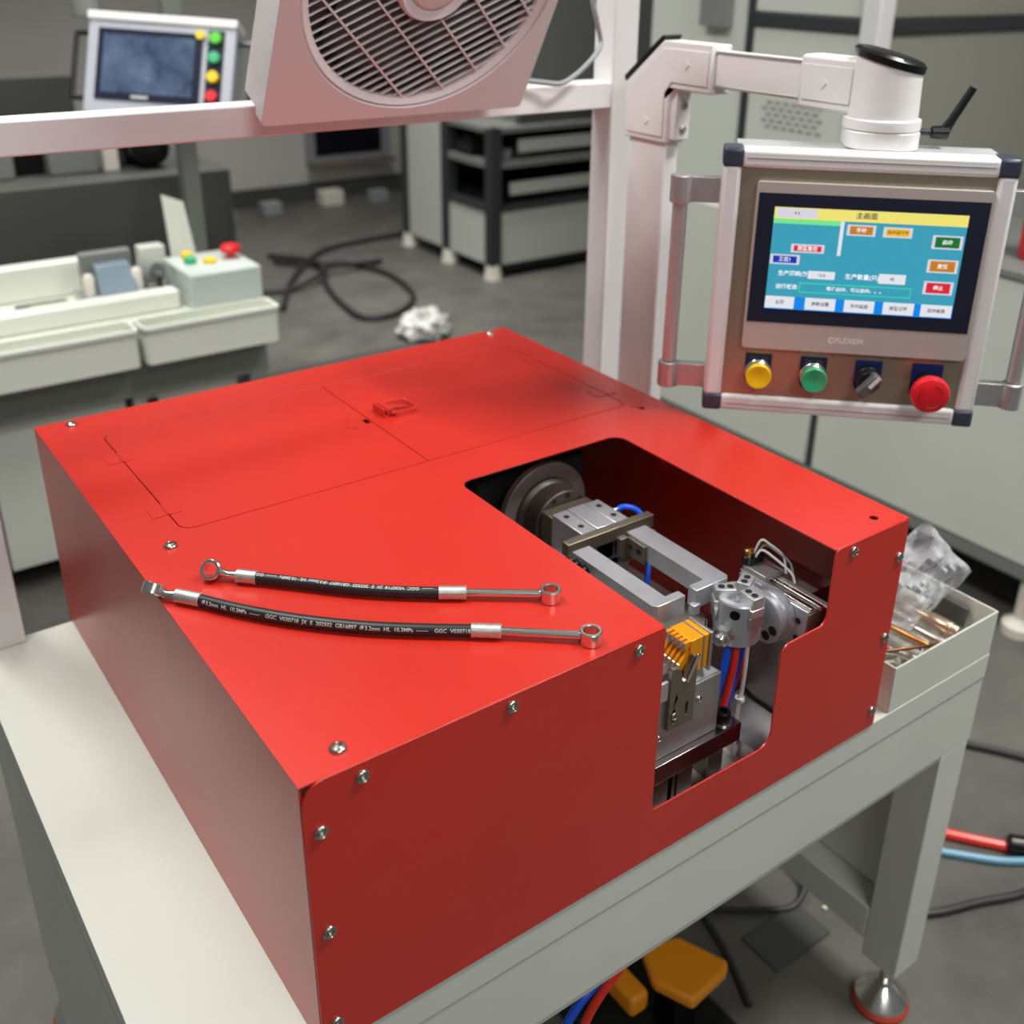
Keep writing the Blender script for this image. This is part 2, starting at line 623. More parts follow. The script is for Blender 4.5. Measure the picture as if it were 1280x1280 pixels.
# ------------------------------------------------------------------ red machine cover
def build_cover():
    t = thing('machine_cover', 'large red painted sheet-metal machine cover with a notch cut in its corner',
              'machine cover', (0.30, 0.32, 0))
    th = 0.0016
    # top: U-shaped at the front because of the opening, hole for the two doors, two unused bolt holes
    ox0, ox1, oy1, r = 0.299, 0.4975, 0.29, 0.014
    outer = [(0, -0.0004), (ox0, -0.0004)]
    outer += [(ox0 + r - r * math.cos(a), oy1 - r + r * math.sin(a)) for a in [math.radians(15 * k) for k in range(7)]]
    outer += [(ox1 - r + r * math.sin(a), oy1 - r + r * math.cos(a)) for a in [math.radians(15 * k) for k in range(7)]]
    outer += [(ox1, -0.0004), (W, -0.0004), (W, D), (0, D)]
    DX0, DX1, DY0, DY1 = 0.0515, 0.5605, 0.3465, 0.588
    top = MB().prism(outer, H - th, H, XY, holes=[rr(DX0, DX1, DY0, DY1, 0.013), circ(0.567, 0.33, 0.0036), circ(0.5725, 0.018, 0.0042)])
    part('top_panel', top, RED, t, bev=0.0004)
    part('side_panel', MB().box(0, th, 0.0004, D - 0.0004, 0.0008, H - th - 0.0002), RED, t)
    part('side_panel', MB().box(W - th, W, 0.0004, D - 0.0004, 0.0008, H - th - 0.0002), RED, t)
    part('back_panel', MB().box(th, W - th, D - th, D, 0.0008, H - th - 0.0002), RED, t)
    # folded flanges under the top, behind the front plate
    part('front_flange', MB().box(0.02, ox0 - 0.003, 0.0008, 0.0022, H - 0.022, H - th - 0.0002), RED, t)
    part('front_flange', MB().box(ox1 + 0.003, W - 0.003, 0.0008, 0.0022, H - 0.022, H - th - 0.0002), RED, t)
    # front plate
    def arc(cx, cz, rad, a0, a1, n=6):
        return [(cx + rad * math.cos(math.radians(a0 + (a1 - a0) * k / n)), cz + rad * math.sin(math.radians(a0 + (a1 - a0) * k / n))) for k in range(n + 1)]
    fo = [(0.0005, 0.001), (W - 0.0003, 0.001)] + arc(W - 0.006, H - 0.0062, 0.0057, 0, 90)
    fo += arc(ox1 + 0.0055, H - 0.006, 0.0058, 90, 180)
    fo += arc(ox1 - 0.012, 0.1705, 0.0117, 0, -62)
    fo += arc(0.4535, 0.1475, 0.0125, 112, 180)
    fo += arc(0.4265, 0.068, 0.0145, 0, -90)
    fo += arc(0.3035, 0.0575, 0.004, 270, 180)
    fo += [(ox0 + 0.0005, H - 0.003), (ox0 - 0.002, H - 0.0003)]
    fo += arc(0.0165, H - 0.0163, 0.016, 90, 180)
    part('front_panel', MB().prism(fo, -0.0016, 0.0, XZ), RED, t, bev=0.0005)
    # two door leaves
    g = 0.0011
    ld = part('access_door', MB().prism(rr(DX0 + g, 0.3 - g / 2, DY0 + g, DY1 - g, (0.012, 0.0008, 0.0008, 0.012)), H - th, H, XY,
                                        holes=[rr(0.2925, 0.2985, 0.463, 0.475, 0.0012, 3)]), RED, t, bev=0.0003)
    rd = part('access_door', MB().prism(rr(0.3 + g / 2, DX1 - g, DY0 + g, DY1 - g, (0.0008, 0.012, 0.012, 0.0008)), H - th, H, XY), RED, t, bev=0.0003)
    for d, x, s, ys in ((ld, DX0, 1, (0.392, 0.523)), (rd, DX1, -1, (0.392, 0.523))):
        for y in ys:
            h = part('hinge', MB().box(x - 0.014, x - 0.0012, y - 0.011, y + 0.011, H, H + 0.0006)
                     .box(x + 0.0012, x + 0.012, y - 0.011, y + 0.011, H, H + 0.0006)
                     .cyl((x, y - 0.011, H + 0.0003), (x, y + 0.011, H + 0.0003), 0.0011, n=10), RED, d)
    # wire toggle latch on the right leaf
    lx, ly, z = 0.3155, 0.478, H
    la = part('latch', MB().box(lx, lx + 0.016, ly - 0.012, ly + 0.012, z, z + 0.0012)
              .box(lx - 0.001, lx + 0.0012, ly - 0.012, ly + 0.012, z, z + 0.010)
              .cyl((lx + 0.0085, ly - 0.0125, z + 0.0055), (lx + 0.0085, ly + 0.0125, z + 0.0055), 0.0048, n=14), RED, rd, bev=0.0004)
    yl0, yl1 = ly - 0.0145, ly + 0.0145
    part('latch_loop', MB().tube([(lx + 0.008, yl0, z + 0.0055), (lx + 0.038, yl0, z + 0.004), (lx + 0.040, yl0 + 0.002, z + 0.004),
                                  (lx + 0.040, yl1 - 0.002, z + 0.004), (lx + 0.038, yl1, z + 0.004), (lx + 0.008, yl1, z + 0.0055)], 0.0016, n=8), RED, rd)
    part('latch_lever', MB().hexa([(lx + 0.006, ly - 0.005, z + 0.006), (lx + 0.036, ly - 0.003, z + 0.001), (lx + 0.036, ly + 0.003, z + 0.001), (lx + 0.006, ly + 0.005, z + 0.006),
                                   (lx + 0.006, ly - 0.005, z + 0.009), (lx + 0.036, ly - 0.003, z + 0.003), (lx + 0.036, ly + 0.003, z + 0.003), (lx + 0.006, ly + 0.005, z + 0.009)]), RED, rd, bev=0.0006)
    part('latch_catch', MB().prism([(0.281 + 0.0115 * math.cos(a), 0.469 + 0.0115 * math.sin(a)) for a in [math.radians(95 + 17 * k) for k in range(11)]]
                                   + [(0.281 + 0.0103 * math.cos(a), 0.469 + 0.0103 * math.sin(a)) for a in [math.radians(265 - 17 * k) for k in range(11)]], H, H + 0.0005, XY), RED, ld)
    for x, y in ((0.0345, 0.326), (0.034, 0.633), (0.0355, 0.0175), (0.567, 0.634)):
        place('screw', SCREW, CHROME_SCREW, t, (x, y, H))
    for x, z in ((0.042, 0.224), (0.0115, 0.195), (0.0115, 0.109), (0.0115, 0.0225), (0.157, 0.2255), (0.273, 0.2245),
                 (0.5215, 0.2265), (0.5925, 0.197), (0.5925, 0.108), (0.5925, 0.0215)):
        place('screw', SCREWF, CHROME_SCREW, t, (x, -0.0016, z), (0, -1, 0))
    return t


build_cover()


# ------------------------------------------------------------------ brake hoses lying on the cover
def ring_fit(mb, c, axis, R, r, h):
    mb.lathe([(r, -h / 2), (R - 0.0008, -h / 2), (R, -h / 2 + 0.0008), (R, h / 2 - 0.0008), (R - 0.0008, h / 2), (r + 0.0006, h / 2), (r, h / 2 - 0.0006)],
             c, axis, n=28, closed=True)
    return mb


def build_hose(label, ring0, axis0, pts, ring1, text_items, ang):
    zc = H + 0.0058
    t = thing('brake_hose', label, 'hose', (ring1[0], ring1[1], H), group='brake hoses on the red cover')
    P = [Vector((x, y, zc)) for x, y in pts]           # pipe, ferrule start, hose start ... hose end, ferrule end, pipe end
    c0 = Vector((ring0[0], ring0[1], ring0[2]))
    c1 = Vector((ring1[0], ring1[1], H + 0.0055))
    hose = spline(P[2:-2], 10)
    part('rubber_hose', MB().tube(hose, 0.0047, n=16), RUBBER, t)
    for a, b in ((P[1], P[2]), (P[-3], P[-2])):
        d = (b - a).normalized()
        part('ferrule', MB().lathe([(0.0046, 0), (0.0056, 0.0004), (0.0057, 0.002), (0.0055, 0.004), (0.0057, 0.006), (0.0055, (b - a).length * 0.6), (0.0057, (b - a).length - 0.0006), (0.005, (b - a).length)],
                                   a, d, n=20), ZINC, t)
    d0 = (P[1] - c0).normalized()
    part('pipe_stub', MB().tube([c0 + d0 * 0.0066, P[0], P[1]], 0.0033, n=14), CHROME, t)
    d1 = (c1 - P[-2]).normalized()
    part('steel_pipe', MB().tube([P[-2], c1 - d1 * 0.0068], 0.0034, n=14), CHROME, t)
    part('banjo_ring', ring_fit(MB(), c0, axis0, 0.0086, 0.0058, 0.0092), CHROME, t)
    part('banjo_ring', ring_fit(MB(), c1, (0, 0, 1), 0.0087, 0.0056, 0.011), CHROME, t)
    # printed line of characters wrapped on the rubber
    cum = [0.0]
    for i in range(1, len(hose)):
        cum.append(cum[-1] + (hose[i] - hose[i - 1]).length)
    tot = cum[-1]

    def wrap(sgn):
        def fn(s, w):
            s = min(max(s, 0.0), tot - 1e-5)
            if sgn < 0:
                s2 = tot - s
            else:
                s2 = s
            s2 = min(max(s2, 0), tot - 1e-5)
            i = 0
            while i < len(cum) - 2 and cum[i + 1] < s2:
                i += 1
            k = (s2 - cum[i]) / max(1e-9, cum[i + 1] - cum[i])
            p = hose[i].lerp(hose[i + 1], k)
            tg = (hose[i + 1] - hose[i]).normalized()
            side = Vector((0, 0, 1)).cross(tg).normalized()      # to the left of travel: away from camera
            rad = 0.00482
            a = ang + w * sgn / rad                              # angle from the camera side up
            return p + (-side) * (rad * math.cos(a)) + Vector((0, 0, 1)) * (rad * math.sin(a))
        return fn
    mb = text_mb([(b, u, 0, 0.0042, 'LEFT', wrap(sg)) for b, u, sg in text_items], cuts=True)
    part('printed_lettering', mb, PRINT, t, label='white printed characters along the rubber', smooth=False)
    return t


LINE = 'GGC  V030718  JX  E  202502  GB16897  \u03a63.2mm  HL  10.3MPa'
build_hose('black brake hose lying farther back on the red cover, nearer the access doors',
           (0.0445, 0.2555, H + 0.0088), (0.60, 0.56, -0.56),
           [(0.054, 0.247), (0.059, 0.241), (0.071, 0.229), (0.098, 0.2005), (0.125, 0.172), (0.154, 0.1465), (0.178, 0.1285), (0.196, 0.116), (0.228, 0.0925)],
           (0.249, 0.0775), [('\u2014\u2014  ' + LINE + '  \u2014\u2014  GGC  V030718  JX', 0.004, -1)], 1.25)
build_hose('black brake hose nearest the front, one end past the left edge of the red cover',
           (-0.0025, 0.2545, H + 0.0088), (0.56, 0.36, 0.74),
           [(0.004, 0.2465), (0.010, 0.2405), (0.023, 0.223), (0.042, 0.1945), (0.071, 0.158), (0.106, 0.1225), (0.138, 0.096), (0.171, 0.0715), (0.189, 0.0575), (0.222, 0.0305)],
           (0.2395, 0.0155), [('\u03a63.2mm  HL  10.3MPa  \u2014\u2014    ' + LINE + '  \u2014\u2014    GGC  V030718  JX  E  202502', 0.004, 1)], 0.42)


# ------------------------------------------------------------------ machinery inside the opening
def build_gripper():
    t = thing('parallel_gripper', 'aluminium two-arm gripper unit on a dark round flange inside the opening', 'gripper', (0.42, 0.36, 0))
    cx, cz = 0.4215, 0.158
    part('housing', MB().box(0.35, 0.49, 0.335, 0.46, 0.0, 0.20), mat('housing_shade_black', (14, 13, 13), rough=0.7), t, bev=0.002)  # hidden support; darkness of the interior put into its colour
    fl = part('flange_disc', MB().lathe([(0.031, 0), (0.053, 0), (0.054, 0.001), (0.054, 0.008), (0.053, 0.009), (0.031, 0.009)], (cx, 0.312, cz), (0, 1, 0), n=48, closed=True),
              mat('dull_flange_steel', (128, 116, 110), rough=0.55, metal=0.5, var=0.1, vscale=80), t)
    part('spindle', MB().lathe([(0.030, 0.0), (0.030, 0.02)], (cx, 0.316, cz), (0, 1, 0), n=32), BLACKM, t)
    hub = part('hub', MB().lathe([(0.034, 0), (0.035, 0.001), (0.035, 0.022), (0.0385, 0.026), (0.0385, 0.031)], (cx, 0.282, cz), (0, 1, 0), n=40), mat('dark_hub_steel', (92, 82, 78), rough=0.45, metal=0.7), t)
    for a in (45, 80, 115, 150, 10):
        q = math.radians(a)
        place('bolt_hole', HOLE, DARK, hub, (cx + 0.0295 * math.cos(q), 0.282, cz + 0.0295 * math.sin(q)), (0, -1, 0))
    part('adapter', MB().box(0.392, 0.45, 0.258, 0.281, 0.128, 0.180), BRONZE, t, bev=0.001)
    # body in three strips with grooves between
    for x0, x1, zt in ((0.3875, 0.4055, 0.188), (0.4065, 0.4285, 0.1885), (0.4295, 0.4465, 0.188)):
        b = part('body_strip', MB().box(x0, x1, 0.2085, 0.257, 0.150, zt), ALUM, t, bev=0.0007)
        if x0 != 0.4065:
            for y in (0.222, 0.245):
                place('bolt_hole', HOLE, DARK, b, ((x0 + x1) / 2, y, zt))
    part('lower_body', MB().box(0.3835, 0.4505, 0.2085, 0.257, 0.125, 0.1485), ALUM, t, bev=0.0008)
    part('slide_rail', MB().box(0.372, 0.462, 0.2085, 0.214, 0.140, 0.172), STEELB, t, bev=0.0006)
    part('cross_bar', MB().box(0.362, 0.470, 0.1975, 0.2075, 0.1755, 0.1895), BRONZE, t, bev=0.0008)
    part('jaw_plate', MB().box(0.3625, 0.392, 0.1905, 0.197, 0.152, 0.175), BRONZE, t, bev=0.0005)
    part('jaw_plate', MB().box(0.424, 0.468, 0.1905, 0.197, 0.152, 0.175), BRONZE, t, bev=0.0005)
    # two L-shaped arms
    a1 = [(0.3605, 0.190), (0.3605, 0.079), (0.3650, 0.0745), (0.3965, 0.0745), (0.3965, 0.084), (0.381, 0.084), (0.381, 0.190)]
    arm = part('clamp_arm', MB().prism(a1, 0.168, 0.187, XY), ALUM, t, bev=0.0006)
    for y in (0.181, 0.169):
        place('cap_screw', CAPS, BLACKM, arm, (0.3605, y, 0.1775), (-1, 0, 0))
    a2 = [(0.4275, 0.190), (0.4275, 0.0845), (0.4095, 0.0845), (0.4095, 0.074), (0.448, 0.074), (0.4515, 0.078), (0.4515, 0.190)]
    arm2 = part('clamp_arm', MB().prism(a2, 0.168, 0.187, XY), ALUM, t, bev=0.0006)
    part('arm_tip', MB().box(0.4065, 0.4145, 0.0725, 0.0795, 0.1625, 0.1725), ALUM, t, bev=0.0005)
    br = part('sensor_bracket', MB().box(0.4245, 0.4272, 0.160, 0.190, 0.1655, 0.1845).box(0.416, 0.4272, 0.1845, 0.190, 0.1655, 0.1845), BRONZE, t, bev=0.0004)
    for y in (0.1795, 0.1675):
        place('bolt_hole', HOLE, DARK, br, (0.4245, y, 0.176), (-1, 0, 0))
    part('fitting', MB().lathe([(0.004, 0), (0.004, 0.006), (0.0032, 0.006), (0.0032, 0.010)], (0.4465, 0.238, 0.181), (1, 0, 0), n=12), CHROME, t)
    part('fitting', MB().lathe([(0.003, 0), (0.003, 0.008)], (0.421, 0.193, 0.149), (0, -0.3, -1), n=10), BRASS, t)
    return t


build_gripper()


def air_tube(mtl, pts, label, r=0.003, name='air_tube', group='air tubes inside the machine', cat='tube'):
    P = spline(pts, 8)
    low = min(P, key=lambda p: p.z)
    return single(name, MB().tube(P, r, n=10), mtl, label, cat, tuple(low), group=group)


air_tube(BLUE, [(0.456, 0.238, 0.181), (0.464, 0.234, 0.184), (0.471, 0.222, 0.182), (0.473, 0.21, 0.170), (0.468, 0.20, 0.15), (0.455, 0.185, 0.13), (0.44, 0.175, 0.10), (0.43, 0.17, 0.03), (0.43, 0.17, 0.0)],
         'blue air tube arching beside the gripper body at the back of the opening')
air_tube(REDT, [(0.421, 0.190, 0.141), (0.420, 0.186, 0.12), (0.418, 0.18, 0.08), (0.418, 0.18, 0.0)], 'red air tube hanging between the two gripper arms')


def build_chuck():
    t = thing('rotary_chuck_unit', 'silver three-jaw chuck on a linear slide at the right of the opening', 'chuck unit', (0.50, 0.06, 0))
    cx, cy = 0.4395, 0.050
    part('chuck_body', MB().lathe([(0.0200, 0.1425), (0.0210, 0.1435), (0.0210, 0.1550), (0.0205, 0.1553), (0.0212, 0.1557), (0.0218, 0.1562), (0.0218, 0.184), (0.0208, 0.1855), (0.015, 0.1855), (0.015, 0.181)], (cx, cy, 0), n=40), ALUM, t)
    # three jaws
    for a in (146, 26, 266):
        q = math.radians(a)
        d = Vector((math.cos(q), math.sin(q), 0))
        s = Vector((-d.y, d.x, 0))
        c = Vector((cx, cy, 0))
        def bx(r0, r1, w, z0, z1):
            p = [c + d * r0 - s * w, c + d * r1 - s * w, c + d * r1 + s * w, c + d * r0 + s * w]
            return [(*(v.xy), z0) for v in p] + [(*(v.xy), z1) for v in p]
        j = part('jaw', MB().hexa(bx(0.005, 0.0232, 0.0060, 0.1815, 0.1935)).hexa(bx(0.010, 0.0240, 0.0076, 0.174, 0.1825)), ALUF, t, bev=0.0006)
        for rr_ in (0.0095, 0.0175):
            p = c + d * rr_
            place('bolt_hole', HOLE, DARK, j, (p.x, p.y, 0.1935))
        e = part('jaw_guide', MB().hexa(bx(0.0205, 0.0236, 0.0080, 0.163, 0.1745)), STEELB, t, bev=0.0005)
    d2 = Vector((math.cos(math.radians(214)), math.sin(math.radians(214)), 0))
    part('body_flat', MB().lathe([(0.0046, 0), (0.0046, 0.0012), (0.0036, 0.0014)], tuple(Vector((cx, cy, 0.1765)) + d2 * 0.0212), tuple(d2), n=16), BLACKM, t)
    # side fitting with hex nut, pointing at the orange block
    f = Vector((cx, cy, 0.1550)) + Vector((-0.90, -0.25, 0)).normalized() * 0.0200
    d = Vector((-0.92, -0.30, -0.03)).normalized()
    n_ = part('hex_nut', MB().lathe([(0.0080, 0.0012), (0.0094, 0.002), (0.0094, 0.009), (0.0080, 0.010)], f, d, n=6), CHROME, t)
    part('fitting', MB().lathe([(0.0055, -0.002), (0.0055, 0.002)], f, d, n=16).lathe([(0.0062, 0.009), (0.0062, 0.014), (0.0046, 0.016)], f, d, n=16), CHROME, t)
    # round rotary flange behind the chuck
    part('rotary_flange', MB().lathe([(0.0235, 0), (0.0248, 0.001), (0.0248, 0.006), (0.022, 0.0065), (0.022, 0.012), (0.0262, 0.0125), (0.0262, 0.0175)], (0.4655, 0.046, 0.153), (1, 0, 0), n=40), ALUM, t)
    rc = Vector((0.4655, 0.046, 0.153))
    for a in (200, 240, 280, 320):
        q = math.radians(a)
        place('bolt_hole', shared('bolt_hole', MB().lathe([(0.0046, 0.0), (0.0046, 0.0005), (0.004, 0.0005), (0.0038, 0.0001)], n=14)), DARK, t,
              tuple(rc + Vector((0, 0.0165 * math.cos(q), 0.0165 * math.sin(q)))), (-1, 0, 0))
    # slide
    sl = part('slide_body', MB().box(0.4835, 0.5075, 0.009, 0.092, 0.1285, 0.1715), ALUM, t, bev=0.001)
    for y, z, r in ((0.0395, 0.164, 1), (0.030, 0.157, 1), (0.0295, 0.148, 1.9), (0.031, 0.138, 1), (0.018, 0.158, 1), (0.018, 0.140, 1)):
        me = HOLE if r == 1 else shared('bolt_hole', MB().lathe([(0.0056, 0.0), (0.0056, 0.0004), (0.0045, 0.0004), (0.0043, 0.0001)], n=16))
        place('bolt_hole', me, STEELB if r != 1 else DARK, sl, (0.4835, y, z), (-1, 0, 0))
    part('slide_end', MB().box(0.4845, 0.5065, 0.0075, 0.0088, 0.131, 0.169), BRONZE, t, bev=0.0004)
    part('guide_rail', MB().box(0.4865, 0.4915, 0.008, 0.0935, 0.1717, 0.1745), CHROME, t, bev=0.0004)
    part('guide_rail', MB().box(0.4940, 0.4990, 0.004, 0.096, 0.1717, 0.1762), CHROME, t, bev=0.0004)
    part('guide_rail', MB().box(0.5015, 0.5075, 0.002, 0.098, 0.1717, 0.1742), ALUF, t, bev=0.0004)
    part('slide_block', MB().box(0.4855, 0.5105, 0.062, 0.090, 0.1745, 0.1800), ALUF, t, bev=0.0006)
    part('support_column', MB().box(0.509, 0.545, 0.03, 0.11, 0.0, 0.170), STEELB, t, bev=0.001)
    # speed controller and sensor wires on top
    v = part('speed_controller', MB().cyl((0.4905, 0.089, 0.180), (0.4905, 0.089, 0.1885), 0.0055, n=14).box(0.491, 0.506, 0.083, 0.094, 0.180, 0.190), BLACKP, t, bev=0.0008)
    part('adjuster', MB().lathe([(0.0042, 0), (0.0042, 0.002), (0.003, 0.0022), (0.003, 0.0035), (0.0045, 0.0038), (0.0045, 0.0065), (0.0034, 0.0075), (0.0034, 0.0095)], (0.4905, 0.089, 0.1885), n=14), BRASS, v)
    for k, (a, b, z) in enumerate((((0.496, 0.088), (0.512, 0.066), 0.204), ((0.499, 0.086), (0.515, 0.060), 0.199), ((0.494, 0.084), (0.506, 0.050), 0.196))):
        part('sensor_wire', MB().tube(spline([(a[0], a[1], 0.188), (a[0] + 0.004, a[1] - 0.004, z), ((a[0] + b[0]) / 2, (a[1] + b[1]) / 2, z - 0.002), (b[0], b[1], z - 0.012), (b[0], b[1] - 0.006, 0.176)], 6), 0.0012, n=6),
             WHITEC if k != 1 else GREY, t)
    return t


build_chuck()

for mtl, x0, y0, x1, y1, lab in ((BLUE, 0.4270, 0.047, 0.418, 0.056, 'dark blue air tube, leftmost of the bunch below the three-jaw chuck'),
                                 (REDT, 0.4340, 0.043, 0.426, 0.050, 'red air tube, second from the left below the three-jaw chuck'),
                                 (BLUE, 0.4500, 0.050, 0.437, 0.056, 'bright blue air tube slanting behind the white cable below the chuck'),
                                 (REDT, 0.4535, 0.048, 0.441, 0.062, 'orange-red air tube, rightmost of the bunch below the chuck')):
    air_tube(mtl, [(x0, y0, 0.1420), (x0 - 0.001, y0, 0.115), ((x0 + x1) / 2, (y0 + y1) / 2, 0.075), (x1, y1, 0.035), (x1, y1, 0.0)], lab, r=0.0033)
air_tube(WHITEC, [(0.4440, 0.039, 0.1420), (0.4445, 0.039, 0.11), (0.4460, 0.041, 0.08), (0.4455, 0.042, 0.07), (0.447, 0.044, 0.04), (0.449, 0.045, 0.0)],
         'white cable hanging in front of the coloured tubes below the chuck', r=0.0019, name='cable', group=None, cat='cable')
single('cable_tie', MB().tube([(0.4455 + 0.0036 * math.cos(a), 0.042 + 0.0036 * math.sin(a), 0.0755) for a in [math.radians(30 * k) for k in range(12)]], 0.0011, n=6, closed=True)
       .box(0.4415, 0.4455, 0.036, 0.040, 0.074, 0.077), WHITEC,
       'small white cable tie around the white cable below the chuck', 'cable tie', (0.4455, 0.042, 0.0755))

single('guard_sheet', MB().prism([(0.30, 0.0), (0.110, 0.0), (0.104, 0.002), (0.1005, 0.006), (0.1000, 0.014), (0.1000, 0.128), (0.1012, 0.128), (0.1012, 0.014), (0.1018, 0.007), (0.105, 0.0032), (0.111, 0.0012), (0.30, 0.0012)], 0.452, 0.506, YZ)
       .prism([(0.004, 0.022), (0.080, 0.022), (0.0935, 0.026), (0.0965, 0.036), (0.0985, 0.128), (0.0975, 0.128), (0.095, 0.036), (0.0925, 0.0272), (0.080, 0.0232), (0.004, 0.0232)], 0.4525, 0.5055, YZ)
       .box(0.453, 0.505, 0.01, 0.08, 0.0, 0.0218), MIRROR,
       'curved shiny sheet-metal guard behind the tubes at the right of the notch', 'guard', (0.48, 0.1, 0))


def build_fixture():
    t = thing('clamping_fixture', 'steel fixture with finned orange clamp block inside the front notch', 'fixture', (0.37, 0.06, 0))
    # lower blocks and base plate
    part('base_plate', MB().box(0.318, 0.4300, 0.0235, 0.110, 0.047, 0.0665), BASEM, t, bev=0.0008)
    for x0, x1 in ((0.325, 0.345), (0.350, 0.3535), (0.356, 0.374)):
        part('base_block', MB().box(x0, x1, 0.026, 0.105, 0.0, 0.0468), BASEM, t, bev=0.0006)
    part('base_block', MB().box(0.408, 0.4285, 0.04, 0.105, 0.0, 0.0468), BASEM, t, bev=0.0006)
    part('actuator', MB().lathe([(0.012, 0), (0.0125, 0.001), (0.0125, 0.016), (0.010, 0.018), (0.010, 0.03)], (0.378, 0.06, 0.02), (1, 0, 0), n=20), BLACKM, t)
    sc = place('cap_screw', shared('cap_screw', MB().lathe([(0.0068, 0), (0.0068, 0.0098), (0.0062, 0.0105), (0.0036, 0.0105), (0.0034, 0.006)], n=20)), BLACKM, t, (0.4165, 0.0345, 0.0682))
    part('washer', MB().lathe([(0.0082, 0), (0.0082, 0.0014)], (0.4165, 0.0345, 0.0667), n=20), CHROME, t)
    # block with sloping shoulder
    part('carrier_block', MB().box(0.322, 0.4040, 0.0305, 0.080, 0.0668, 0.1290), STEELB, t, bev=0.0008)
    part('shoulder', MB().hexa([(0.362, 0.0325, 0.1292), (0.4035, 0.0325, 0.1292), (0.4035, 0.078, 0.1292), (0.362, 0.078, 0.1292),
                                (0.364, 0.040, 0.136), (0.394, 0.040, 0.136), (0.394, 0.078, 0.136), (0.364, 0.078, 0.136)]), STEELB, t, bev=0.0006)
    for x, z in ((0.3775, 0.112), (0.333, 0.0905)):
        place('screw', shared('screw', dome_screw(0.0032, 0.002, 0.0014)), CHROME_SCREW, t, (x, 0.0305, z), (0, -1, 0))
    # front bracket plate with V mouth and slots
    o = [(0.3385, 0.0975), (0.3680, 0.0975), (0.3680, 0.1620), (0.3635, 0.1655), (0.3565, 0.1500), (0.3560, 0.1445), (0.3535, 0.1430), (0.3510, 0.1460), (0.3500, 0.1550), (0.3470, 0.1590), (0.3400, 0.1610), (0.3385, 0.1590)]
    part('bracket_plate', MB().prism(o, 0.0262, 0.0303, XZ, holes=[rr(0.3425, 0.3465, 0.1035, 0.1185, 0.0019, 4), rr(0.3575, 0.3605, 0.1060, 0.1205, 0.0014, 4)]), BRONZE, t, bev=0.0004)
    place('screw', shared('screw', dome_screw(0.0038, 0.0022, 0.0016)), CHROME_SCREW, t, (0.3445, 0.0262, 0.1115), (0, -1, 0))
    part('side_bracket', MB().box(0.3225, 0.3365, 0.027, 0.030, 0.131, 0.150).box(0.3235, 0.333, 0.031, 0.05, 0.1295, 0.148), ALUF, t, bev=0.0005)
    part('bent_tab', MB().hexa([(0.3545, 0.0245, 0.1435), (0.3575, 0.0245, 0.1415), (0.3575, 0.0258, 0.1415), (0.3545, 0.0258, 0.1435),
                                (0.3655, 0.0245, 0.1670), (0.3700, 0.0245, 0.1650), (0.3700, 0.0258, 0.1650), (0.3655, 0.0258, 0.1670)]), CHROME, t, bev=0.0004)
    part('post', MB().box(0.345, 0.386, 0.045, 0.070, 0.129, 0.141), STEELB, t)
    # orange finned block
    ob = part('orange_block', MB().box(0.3645, 0.3790, 0.0325, 0.0585, 0.1415, 0.1755), ORANGE, t, bev=0.0006, label='orange anodised clamp block')
    part('silver_shim', MB().box(0.3792, 0.3808, 0.0325, 0.0585, 0.1415, 0.1752), STEELB, t)
    part('orange_block', MB().box(0.3810, 0.3860, 0.0325, 0.0585, 0.1415, 0.1755), ORANGE, t, bev=0.0006, label='orange anodised clamp block')
    part('side_plate', MB().box(0.3862, 0.3895, 0.0310, 0.0595, 0.1375, 0.1765), STEELB, t, bev=0.0005)
    for k in range(5):
        y = 0.0335 + k * 0.0053
        part('fin', MB().prism([(0.3646, 0.1750), (0.3595, 0.1750), (0.3580, 0.1690), (0.3646, 0.1690)], y, y + 0.0030, XZ), ORANGE, t, label='orange fin of the clamp block')
        part('fin', MB().prism([(0.3646, 0.1660), (0.3625, 0.1655), (0.3540, 0.1560), (0.3530, 0.1500), (0.3560, 0.1490), (0.3646, 0.1570)], y, y + 0.0030, XZ), ORANGE, t, label='orange fin of the clamp block')
        part('fin_tip', MB().prism([(0.3592, 0.1745), (0.3584, 0.1745), (0.3566, 0.1678), (0.3578, 0.1688)], y, y + 0.0030, XZ)
             .prism([(0.3538, 0.1560), (0.3528, 0.1555), (0.3518, 0.1480), (0.3558, 0.1482), (0.3557, 0.1489), (0.3528, 0.1498)], y, y + 0.0030, XZ), ALUM, t)
    return t


build_fixture()


# ------------------------------------------------------------------ tubular frame, fan, support arm
def build_frame():
    t = thing('equipment_frame', 'silver square-tube frame standing behind the red machine cover', 'frame', (0.35, 0.645, 0))
    for x0 in (-0.092, 0.752):
        part('post', MB().box(x0, x0 + 0.041, 0.624, 0.664, 0.0, 1.50), ALUP, t, bev=0.002)
    part('beam', MB().box(-0.0505, 0.7515, 0.6245, 0.6635, 0.5155, 0.5485), ALUP, t, bev=0.002)
    part('beam', MB().box(-0.0505, 0.7515, 0.6245, 0.6635, 1.46, 1.50), ALUP, t, bev=0.002)
    for x0 in (-0.092, 0.752):
        part('post_cap', MB().box(x0 + 0.001, x0 + 0.040, 0.625, 0.663, 1.5005, 1.504), BLACKP, t)
    return t


build_frame()


